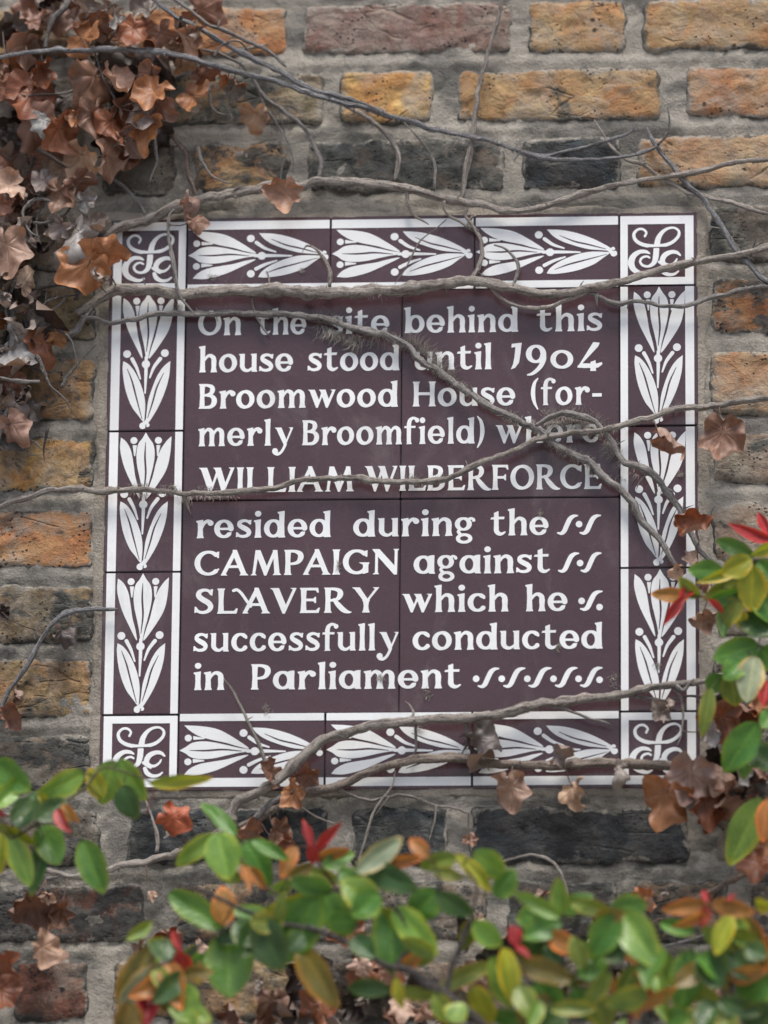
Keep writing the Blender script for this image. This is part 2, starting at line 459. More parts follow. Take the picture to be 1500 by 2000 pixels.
rb = random.Random(5)
def add_brick(x0, x1, z0, z1, colr, soot, sd):
    w = x1 - x0; h = z1 - z0
    me = brick_mesh(w, h, sd)
    j = 0.9 + 0.2 * rb.random()
    c = tuple(min(1, k * j) for k in BC[colr])
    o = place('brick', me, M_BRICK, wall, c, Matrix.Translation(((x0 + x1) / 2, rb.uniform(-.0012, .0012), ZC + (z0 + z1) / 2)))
    o['soot'] = float(soot)
    o['bloom'] = 0.12 if colr == 'bk' else 0.45 if colr == 'dg' else 1.0

sd = 1
for r in range(len(JZ) - 1):
    zt, zb = JZ[r] - 0.0085, JZ[r + 1] + 0.0085
    if r in ROWS:
        py, L = ROWS[r]
        spans = [(P(a, py).x, P(b, py).x, c, s) for a, b, c, s in L]
        for a, b, c, s in spans:
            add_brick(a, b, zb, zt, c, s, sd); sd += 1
        edges = [(spans[0][0], -1), (spans[-1][1], 1)]
    else:
        s0 = -0.05 if r % 2 else 0.03
        edges = [(s0, -1), (s0 - 0.016, 1)]
    for e, d in edges:
        k = r % 2
        while abs(e) < 0.80 or (e * d < 0):
            w = 0.212 if k % 2 else 0.102
            k += 1
            a = e + d * 0.016; b = a + d * w
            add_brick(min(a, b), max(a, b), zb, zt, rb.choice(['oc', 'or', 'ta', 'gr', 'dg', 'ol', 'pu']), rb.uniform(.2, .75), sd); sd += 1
            e = b

# ------------------------------------------------------------------ the plaque
T = 0.1524
CW, CH = 0.0827, 0.0809
plaque = empty('commemorative_plaque', (0, 0, ZC))
WORLD['commemorative_plaque'] = Vector((0, 0, ZC))
tag(plaque, 'glazed tile plaque with white lettering and tulip border, set in the brick wall', 'plaque')
OX, OZ = 1.5 * T + CW, 1.5 * T + CH
# bedding mortar frame round the plaque
def frame_band():
    xo0, xo1, zo0, zo1 = -OX - 0.0115, OX + 0.012, -OZ - 0.009, OZ + 0.008
    vs = []; fs = []
    def strip(ax, az, bx, bz, n, wv):
        pass
    n = 150
    ins = []; out = []
    def side(p, q, po, qo, m):
        for i in range(m):
            t = i / m
            ins.append((p[0] + (q[0] - p[0]) * t, p[1] + (q[1] - p[1]) * t))
            out.append((po[0] + (qo[0] - po[0]) * t, po[1] + (qo[1] - po[1]) * t))
    a = [(-OX + .002, -OZ + .002), (OX - .002, -OZ + .002), (OX - .002, OZ - .002), (-OX + .002, OZ - .002)]
    b = [(xo0, zo0), (xo1, zo0), (xo1, zo1), (xo0, zo1)]
    for i in range(4): side(a[i], a[(i + 1) % 4], b[i], b[(i + 1) % 4], n)
    m = len(ins); K = 6
    for i in range(m):
        for k in range(K):
            t = k / (K - 1)
            x = ins[i][0] * (1 - t) + out[i][0] * t; z = ins[i][1] * (1 - t) + out[i][1] * t
            nn = float(fbm(x * 60, z * 60, 31, 3)); n2 = float(fbm(x * 30 + 4, z * 30, 37, 3))
            s = t ** 2
            cx = out[i][0] - ins[i][0]; cz = out[i][1] - ins[i][1]
            l = math.hypot(cx, cz)
            x += cx / l * n2 * 0.009 * s; z += cz / l * n2 * 0.009 * s
            y = 0.0010 + 0.0014 * nn + 0.0026 * t + (0.0035 if k == K - 1 else 0)
            vs.append((x, y, z + ZC))
    for i in range(m):
        j = (i + 1) % m
        for k in range(K - 1):
            fs.append((i * K + k, i * K + k + 1, j * K + k + 1, j * K + k))
    return mesh('bedding_mortar', vs, fs)
place('bedding_mortar', frame_band(), M_BED, wall)
gr = mesh('joint_filler', [(-OX + .001, .005, -OZ + .001), (OX - .001, .005, -OZ + .001), (OX - .001, .005, OZ - .001), (-OX + .001, .005, OZ - .001)], [(0, 1, 2, 3)])
place('joint_filler', gr, M_GROUT, plaque, mw=Matrix.Translation((0, 0, ZC)))

# --- drawn shapes: union of strokes and polygons, outlined and raised off the glaze
def catmull(pts, sub=6):
    pts = [np.array(p, float) for p in pts]
    if len(pts) < 3: return pts
    out = []
    Q = [2 * pts[0] - pts[1]] + pts + [2 * pts[-1] - pts[-2]]
    for i in range(1, len(Q) - 2):
        a, b, c, d = Q[i - 1:i + 3]
        for k in range(sub):
            t = k / sub
            out.append(0.5 * ((2 * b) + (-a + c) * t + (2 * a - 5 * b + 4 * c - d) * t * t + (-a + 3 * b - 3 * c + d) * t ** 3))
    out.append(pts[-1]); return out

def S(*pts): return ('s', catmull(pts))
def L(*pts): return ('s', [np.array(p, float) for p in pts])
def PG(*pts): return ('p', [np.array(p, float) for p in pts])
def PC(*pts):                                   # closed smooth polygon
    return ('p', [p for p in catmull(list(pts) + [pts[0]], 5)])
def D(x, y, r): return ('s', [np.array((x, y, 2 * r)), np.array((x + .01, y, 2 * r))])
def E(cx, cy, rx, ry, thick, thin, a0=0, a1=360, tilt=0, ex=1.3):
    pts = []; n = max(8, int(abs(a1 - a0) / 9))
    for i in range(n + 1):
        a = math.radians(a0 + (a1 - a0) * i / n)
        w = thin + (thick - thin) * abs(math.cos(a - math.radians(tilt))) ** ex
        pts.append(np.array((cx + rx * math.cos(a), cy + ry * math.sin(a), w)))
    return ('s', pts)
def SUB(p): return ('-' + p[0], p[1])

def sdf(prims, X, Y):
    F = np.full(X.shape, -1e3)
    G = np.full(X.shape, -1e3)
    for kind, pts in prims:
        neg = kind[0] == '-'; k = kind[-1]
        if k == 's':
            f = np.full(X.shape, -1e3)
            for a, b in zip(pts[:-1], pts[1:]):
                dx, dy = b[0] - a[0], b[1] - a[1]
                l2 = dx * dx + dy * dy + 1e-12
                t = np.clip(((X - a[0]) * dx + (Y - a[1]) * dy) / l2, 0, 1)
                d = np.hypot(X - a[0] - t * dx, Y - a[1] - t * dy)
                f = np.maximum(f, (a[2] + (b[2] - a[2]) * t) / 2 - d)
        else:
            d = np.full(X.shape, 1e3); ins = np.zeros(X.shape, bool)
            for a, b in zip(pts, pts[1:] + pts[:1]):
                dx, dy = b[0] - a[0], b[1] - a[1]
                l2 = dx * dx + dy * dy + 1e-12
                t = np.clip(((X - a[0]) * dx + (Y - a[1]) * dy) / l2, 0, 1)
                d = np.minimum(d, np.hypot(X - a[0] - t * dx, Y - a[1] - t * dy))
                if a[1] != b[1]:
                    c = ((a[1] > Y) != (b[1] > Y)) & (X < (b[0] - a[0]) * (Y - a[1]) / (b[1] - a[1]) + a[0])
                    ins ^= c
            f = np.where(ins, d, -d)
        if neg: G = np.maximum(G, f)
        else: F = np.maximum(F, f)
    return np.minimum(F, -G)

def contours(F, x0, y0, h):
    ny, nx = F.shape
    seg = {}
    ins = F > 0
    code = ins[:-1, :-1] * 1 + ins[:-1, 1:] * 2 + ins[1:, 1:] * 4 + ins[1:, :-1] * 8
    js, is_ = np.nonzero((code > 0) & (code < 15))
    TBL = {1: [(3, 0)], 2: [(0, 1)], 3: [(3, 1)], 4: [(1, 2)], 5: [(3, 0), (1, 2)], 6: [(0, 2)], 7: [(3, 2)], 8: [(2, 3)],
           9: [(2, 0)], 10: [(0, 1), (2, 3)], 11: [(2, 1)], 12: [(1, 3)], 13: [(1, 0)], 14: [(0, 3)]}
    pt = {}
    def edge(i, j, e):
        if e == 0: a, b = (i, j), (i + 1, j)
        elif e == 1: a, b = (i + 1, j), (i + 1, j + 1)
        elif e == 2: a, b = (i, j + 1), (i + 1, j + 1)
        else: a, b = (i, j), (i, j + 1)
        k = (a, b)
        if k not in pt:
            fa, fb = F[a[1], a[0]], F[b[1], b[0]]
            t = fa / (fa - fb) if fa != fb else .5
            t = min(.98, max(.02, t))
            pt[k] = (x0 + h * (a[0] + (b[0] - a[0]) * t), y0 + h * (a[1] + (b[1] - a[1]) * t))
        return k
    for j, i in zip(js.tolist(), is_.tolist()):
        for a, b in TBL[int(code[j, i])]:
            seg[edge(i, j, a)] = edge(i, j, b)
    loops = []
    while seg:
        s, n = next(iter(seg.items())); lp = []
        k = s
        while k in seg:
            lp.append(pt[k]); k = seg.pop(k)
        if len(lp) > 3: loops.append(simplify(lp, 0.07))
    return [l for l in loops if len(l) > 2]

def simplify(lp, tol):
    n = len(lp)
    if n < 6: return lp
    A = np.array(lp)
    far = int(np.argmax(((A - A[0]) ** 2).sum(1)))
    keep = {0, far}
    def rec(i, j):
        if j - i < 2: return
        a, b = A[i], A[j % n]
        d = b - a; l = math.hypot(*d) + 1e-9
        seg = A[i + 1:j]
        dist = np.abs((seg[:, 0] - a[0]) * d[1] - (seg[:, 1] - a[1]) * d[0]) / l
        k = int(np.argmax(dist))
        if dist[k] > tol:
            keep.add(i + 1 + k); rec(i, i + 1 + k); rec(i + 1 + k, j)
    rec(0, far); rec(far, n)
    return [lp[i] for i in sorted(keep)]

def shape_loops(prims, h=0.8, grow=0.0):
    xs = []; ys = []
    for k, pts in prims:
        if k[0] == '-': continue
        for p in pts:
            r = p[2] / 2 if len(p) > 2 else 0
            xs += [p[0] - r, p[0] + r]; ys += [p[1] - r, p[1] + r]
    x0, x1, y0, y1 = min(xs) - 2, max(xs) + 2, min(ys) - 2, max(ys) + 2
    gx = np.arange(x0, x1 + h, h); gy = np.arange(y0, y1 + h, h)
    X, Y = np.meshgrid(gx, gy)
    return contours(sdf(prims, X, Y) + grow, x0, y0, h), (min(xs), max(xs))

def raised(name, loops, fx, thick=0.00045):
    """loops in drawing units -> solid glaze mesh; fx maps (x, y) to wall (x, z)"""
    lv = [[Vector((*fx(x, y), 0)) for x, y in lp] for lp in loops]
    flat = [v for lp in lv for v in lp]
    n = len(flat)
    starts = []; o = 0
    for lp in lv: starts.append(o); o += len(lp)
    def area(l): return sum(l[i - 1].x * l[i].y - l[i].x * l[i - 1].y for i in range(len(l))) / 2
    def inside(p, l):
        c = False
        for i in range(len(l)):
            a, b = l[i - 1], l[i]
            if (a.y > p.y) != (b.y > p.y) and p.x < (b.x - a.x) * (p.y - a.y) / (b.y - a.y) + a.x: c = not c
        return c
    depth = [sum(inside(l[0], m) for k, m in enumerate(lv) if k != i) for i, l in enumerate(lv)]
    tris = []
    for i, l in enumerate(lv):
        if depth[i] % 2: continue
        grp = [i] + [k for k, m in enumerate(lv) if depth[k] == depth[i] + 1 and inside(m[0], l)]
        idx = [starts[k] + q for k in grp for q in range(len(lv[k]))]
        tris += [tuple(idx[q] for q in t) for t in tessellate_polygon([lv[k] for k in grp])]
    vs = [(v.x, -thick, v.y) for v in flat] + [(v.x, 0.0006, v.y) for v in flat]
    fs = []
    for t in tris:
        a, b, c = (flat[i] for i in t)
        ar = (b.x - a.x) * (c.y - a.y) - (b.y - a.y) * (c.x - a.x)
        if abs(ar) < 1e-14: continue
        fs.append(tuple(t) if ar > 0 else (t[0], t[2], t[1]))
    o = 0
    for lp in lv:
        m = len(lp)
        for i in range(m):
            j = (i + 1) % m
            fs.append((o + i, o + j, n + o + j, n + o + i))
        o += m
    me = mesh(name, vs, fs, False)
    me.materials.append(M_WHITE)
    return me

TILES = []
rt = random.Random(3)
def tile(x0, x1, z0, z1, ix, iz):
    gap = 0.0006
    w = x1 - x0 - 2 * gap; h = z1 - z0 - 2 * gap
    bm = bmesh.new()
    bmesh.ops.create_cube(bm, size=1)
    for v in bm.verts: v.co = Vector((v.co.x * w, v.co.y * 0.012, v.co.z * h))
    bmesh.ops.bevel(bm, geom=bm.edges[:], offset=0.0009, segments=2, affect='EDGES')
    for v in bm.verts: v.co.y += 0.006
    me = bpy.data.meshes.new('tile'); bm.to_mesh(me); bm.free()
    cx, cz = (x0 + x1) / 2, (z0 + z1) / 2
    loc = Vector((cx, rt.uniform(-.0004, .0004), ZC + cz))
    o = place('tile', me, M_BROWN, plaque, mw=Matrix.Translation(loc))
    o.name = 'tile'
    WORLD[o.name] = loc
    TILES.append((x0, x1, z0, z1, o))
    return o

def glaze_part(t, name, me, cx, cz, sx=1.0):
    """me is built round the origin; put it at wall (cx, cz) on tile t"""
    mw = Matrix.Translation((cx, WORLD[t.name].y, ZC + cz)) @ Matrix.Diagonal((sx, 1, 1, 1))
    return place(name, me, None, t, mw=mw)

def rect_loop(a0, a1, b0, b1):
    return [(a0, b0), (a1, b0), (a1, b1), (a0, b1)]

# tulip sprig, in tile units (277 long, 150 across), traced from one border tile
def z3(x, y): return ((x - 845) / 3 + 77, (y - 806) / 3)
def z2(x, y): return ((x - 850) / 3 + 77, (y + 18) / 3)
SPRIG = [
    PC(*[z3(*p) for p in [(704, 842), (700, 905), (712, 970), (735, 1040), (772, 1118), (818, 1205), (812, 1150), (792, 1075), (780, 1000), (765, 925), (738, 872)]]),
    PC(*[z3(*p) for p in [(848, 813), (830, 848), (806, 882), (796, 940), (801, 1010), (818, 1085), (832, 1150), (842, 1220), (850, 1220), (862, 1150), (878, 1085), (896, 1005), (902, 940), (893, 885), (868, 848)]]),
    PC(*[z3(*p) for p in [(998, 838), (993, 930), (977, 1018), (942, 1090), (860, 1207), (872, 1140), (893, 1075), (912, 990), (935, 920), (968, 868)]]),
    ('-s', catmull([np.array((*z3(x, y), w)) for x, y, w in [(848, 872, 1.2), (846, 960, 3.6), (852, 1060, 3.6), (842, 1165, 1.4)]])),
    D(*z3(780, 862), 6.8), D(*z3(922, 862), 6.8),
    PG(*[z3(*p) for p in [(773, 890), (798, 890), (789, 955), (783, 955)]]),
    PG(*[z3(*p) for p in [(911, 890), (934, 890), (922, 955), (916, 955)]]),
    D(*z3(730, 1178), 7.6), D(*z3(950, 1175), 7.6),
    S(*[(*z3(x, y), w) for x, y, w in [(760, 1208, 7.5), (788, 1262, 6), (810, 1326, 3.2)]]),
    S(*[(*z3(x, y), w) for x, y, w in [(924, 1208, 7.5), (888, 1258, 6), (865, 1320, 3.2)]]),
    D(*z3(841, 1240), 8.0),
    S(*[(*z3(x, y), w) for x, y, w in [(842, 1200, 6), (842, 1290, 6.5), (839, 1412, 3)]]),
    PC(*[z2(*p) for p in [(714, 396), (711, 450), (728, 560), (765, 662), (808, 722), (838, 758), (845, 720), (846, 650), (836, 590), (812, 520), (778, 455), (745, 415)]]),
    ('-s', catmull([np.array((*z2(x, y), w)) for x, y, w in [(738, 442, 1.2), (768, 520, 3.2), (790, 600, 3.2), (829, 742, 1.2)]])),
    PC(*[z2(*p) for p in [(988, 398), (982, 490), (958, 585), (918, 680), (866, 766), (852, 762), (856, 700), (864, 630), (886, 555), (916, 480), (950, 430)]]),
    ('-s', catmull([np.array((*z2(x, y), w)) for x, y, w in [(950, 470, 1.2), (912, 555, 3.2), (890, 640, 3.2), (862, 735, 1.4)]])),
    S(*[(*z2(x, y), w) for x, y, w in [(862, 745, 7), (852, 765, 9), (838, 778, 12)]]),
    D(*z2(834, 782), 6.5), D(*z2(862, 778), 4.0),
    ('-s', [np.array((*z2(852, 790), 2.0)), np.array((*z2(853, 775), 1.4))]),
]
SPRIG_L, _ = shape_loops(SPRIG, 0.9)

MONO = []
def mz(x, y): return ((x - 846) / 3, -(y - 270) / 3)
def MS(*pts): return S(*[(*mz(x, y), w / 3) for x, y, w in pts])
MONO = [
    MS((780, 182, 14), (788, 160, 13), (768, 140, 14), (738, 142, 15), (716, 170, 18), (728, 208, 20), (775, 235, 22), (850, 244, 22), (925, 228, 20), (970, 190, 18), (976, 155, 15), (950, 134, 13), (912, 138, 16), (880, 160, 22), (858, 195, 30), (850, 232, 34)),
    MS((846, 262, 34), (842, 310, 33), (830, 345, 26), (800, 364, 16), (768, 358, 15), (752, 335, 14), (764, 312, 14), (790, 304, 13), (806, 312, 12)),
    ('-s', [np.array((*mz(800, 252), 2.2)), np.array((*mz(895, 250), 2.2))]),
    MS((806, 286, 10), (785, 276, 20), (750, 276, 24), (715, 300, 32), (700, 340, 38), (712, 378, 32), (745, 402, 26), (785, 412, 18), (812, 400, 10)),
    MS((984, 300, 10), (962, 282, 20), (930, 280, 24), (895, 298, 30), (880, 330, 30), (895, 352, 22), (925, 358, 16), (952, 342, 13), (964, 322, 9)),
    MS((862, 338, 16), (888, 356, 18), (905, 368, 12)),
    MS((872, 372, 22), (885, 398, 26), (915, 415, 20), (950, 412, 16), (972, 396, 10)),
]
MONO_L, _ = shape_loops(MONO, 0.6)

def add_border(kind, k):
    # k = 0..2 along the side.  local a along (277), b across from the outer edge (150)
    if kind in 'LR':
        z1 = 1.5 * T - k * T; z0 = z1 - T
        x0, x1 = (-OX, -1.5 * T) if kind == 'L' else (1.5 * T, OX)
        t = tile(x0, x1, z0, z1, 0, 0)
        sa = T / 277; sb = CW / 151.5
        if kind == 'L': f = lambda b, a: (x0 + b * sb, z1 - a * sa)
        else: f = lambda b, a: (x1 - b * sb, z1 - a * sa)
        mot = (lambda u, v: (x0 + u * sb, z1 - v * sa)) if kind == 'L' else (lambda u, v: (x1 - (151.5 - u) * sb - 1.5 * sb, z1 - v * sa))
    else:
        x0 = -1.5 * T + k * T; x1 = x0 + T
        z0, z1 = (1.5 * T, OZ) if kind == 'T' else (-OZ, -1.5 * T)
        t = tile(x0, x1, z0, z1, 0, 0)
        sa = T / 277; sb = CH / 148
        if kind == 'T': f = lambda b, a: (x0 + a * sa, z1 - b * sb)
        else: f = lambda b, a: (x0 + a * sa, z0 + b * sb)
        mot = (lambda u, v: (x0 + v * sa, (z1 - 77.5 * sb) + (u - 77) * sb * .97)) if kind == 'T' else (lambda u, v: (x0 + v * sa, (z0 + 77.5 * sb) + (u - 77) * sb * .97))
    cx, cz = (x0 + x1) / 2, (z0 + z1) / 2
    ctr = lambda fn: (lambda x, y: (fn(x, y)[0] - cx, fn(x, y)[1] - cz))
    me = raised('border_line', [rect_loop(8, 25, 2.2, 274.8)], ctr(f)); glaze_part(t, 'border_line', me, cx, cz)
    me = raised('border_line', [rect_loop(135, 149.3, 2.2, 274.8)], ctr(f)); glaze_part(t, 'border_line', me, cx, cz)
    me = raised('tulip_sprig', SPRIG_L, ctr(mot)); glaze_part(t, 'tulip_sprig', me, cx, cz)

for side in 'TLRB':
    for k in range(3): add_border(side, k)
for sx in (-1, 1):
    for sz in (1, -1):
        x0, x1 = (1.5 * T, OX) if sx > 0 else (-OX, -1.5 * T)
        z0, z1 = (1.5 * T, OZ) if sz > 0 else (-OZ, -1.5 * T)
        t = tile(x0, x1, z0, z1, 0, 0)
        cx, cz = (x0 + x1) / 2, (z0 + z1) / 2
        s = 0.000546
        # outer edge strip dark, inner edges white
        xa, xb = (x0 + .0012, x1 - .0045) if sx > 0 else (x0 + .0045, x1 - .0012)
        za, zb = (z0 + .0012, z1 - .0045) if sz > 0 else (z0 + .0045, z1 - .0012)
        ia, ib = (xa + (.0078 if sx > 0 else .0090), xb - (.0090 if sx > 0 else .0078))
        ja, jb = (za + (.0078 if sz > 0 else .0090), zb - (.0090 if sz > 0 else .0078))
        loops = [[(xa - cx, za - cz), (xb - cx, za - cz), (xb - cx, zb - cz), (xa - cx, zb - cz)],
                 [(ia - cx, ja - cz), (ia - cx, jb - cz), (ib - cx, jb - cz), (ib - cx, ja - cz)]]
        glaze_part(t, 'border_line', raised('border_line', loops, lambda x, y: (x, y)), cx, cz)
        mcx, mcz = (ia + ib) / 2, (ja + jb) / 2
        glaze_part(t, 'monogram', raised('monogram', MONO_L, lambda x, y: (x * s, y * s)), mcx, mcz)

H9 = 1.5 * T
CENT = {}
for i in (0, 1):
    for j in (0, 1):
        x0, x1 = (-H9, 0) if i == 0 else (0, H9)
        z0, z1 = (-H9, 0) if j == 0 else (0, H9)
        CENT[(i, j)] = tile(x0, x1, z0, z1, 0, 0)

# --- lettering: flared, pen-like glyphs.  units = photograph pixels, baseline 0, x-height 35, ascender 50
def stem(x, top, w=9.0, serif=True, wedge=True, bot=0):
    l, r = x - w / 2, x + w / 2
    pts = [(l - 1.7, bot - .3), (r + 1.7, bot), (r + .2, bot + 4.5), (r - .5, (bot + top) / 2), (r + .2, top + 1)]
    if wedge: pts += [(l - 3.0, top - 1.2), (l - 2.6, top - 3.2), (l - .1, top - 5)]
    else: pts += [(l - .2, top)]
    pts += [(l + .5, (bot + top) / 2), (l - .2, bot + 4.5)]
    return PG(*pts)
def cstem(x, w=8.6, top=48, bot=0):
    l, r = x - w / 2, x + w / 2
    m = (top + bot) / 2
    return PG((l - 2.2, bot), (r + 2.2, bot), (r + .3, bot + 4), (r - .6, m), (r + .3, top - 4), (r + 2.2, top), (l - 2.2, top), (l - .3, top - 4), (l + .6, m), (l - .3, bot + 4))
def arch(x0, x1, h=33):
    return S((x0, h - 11, 4), (x0 + (x1 - x0) * .3, h - 3, 4.6), (x0 + (x1 - x0) * .62, h - .6, 6.2), (x1 - 1.0, h - 5, 8.4), (x1, h - 13, 8.8), (x1, h - 20, 8.6))
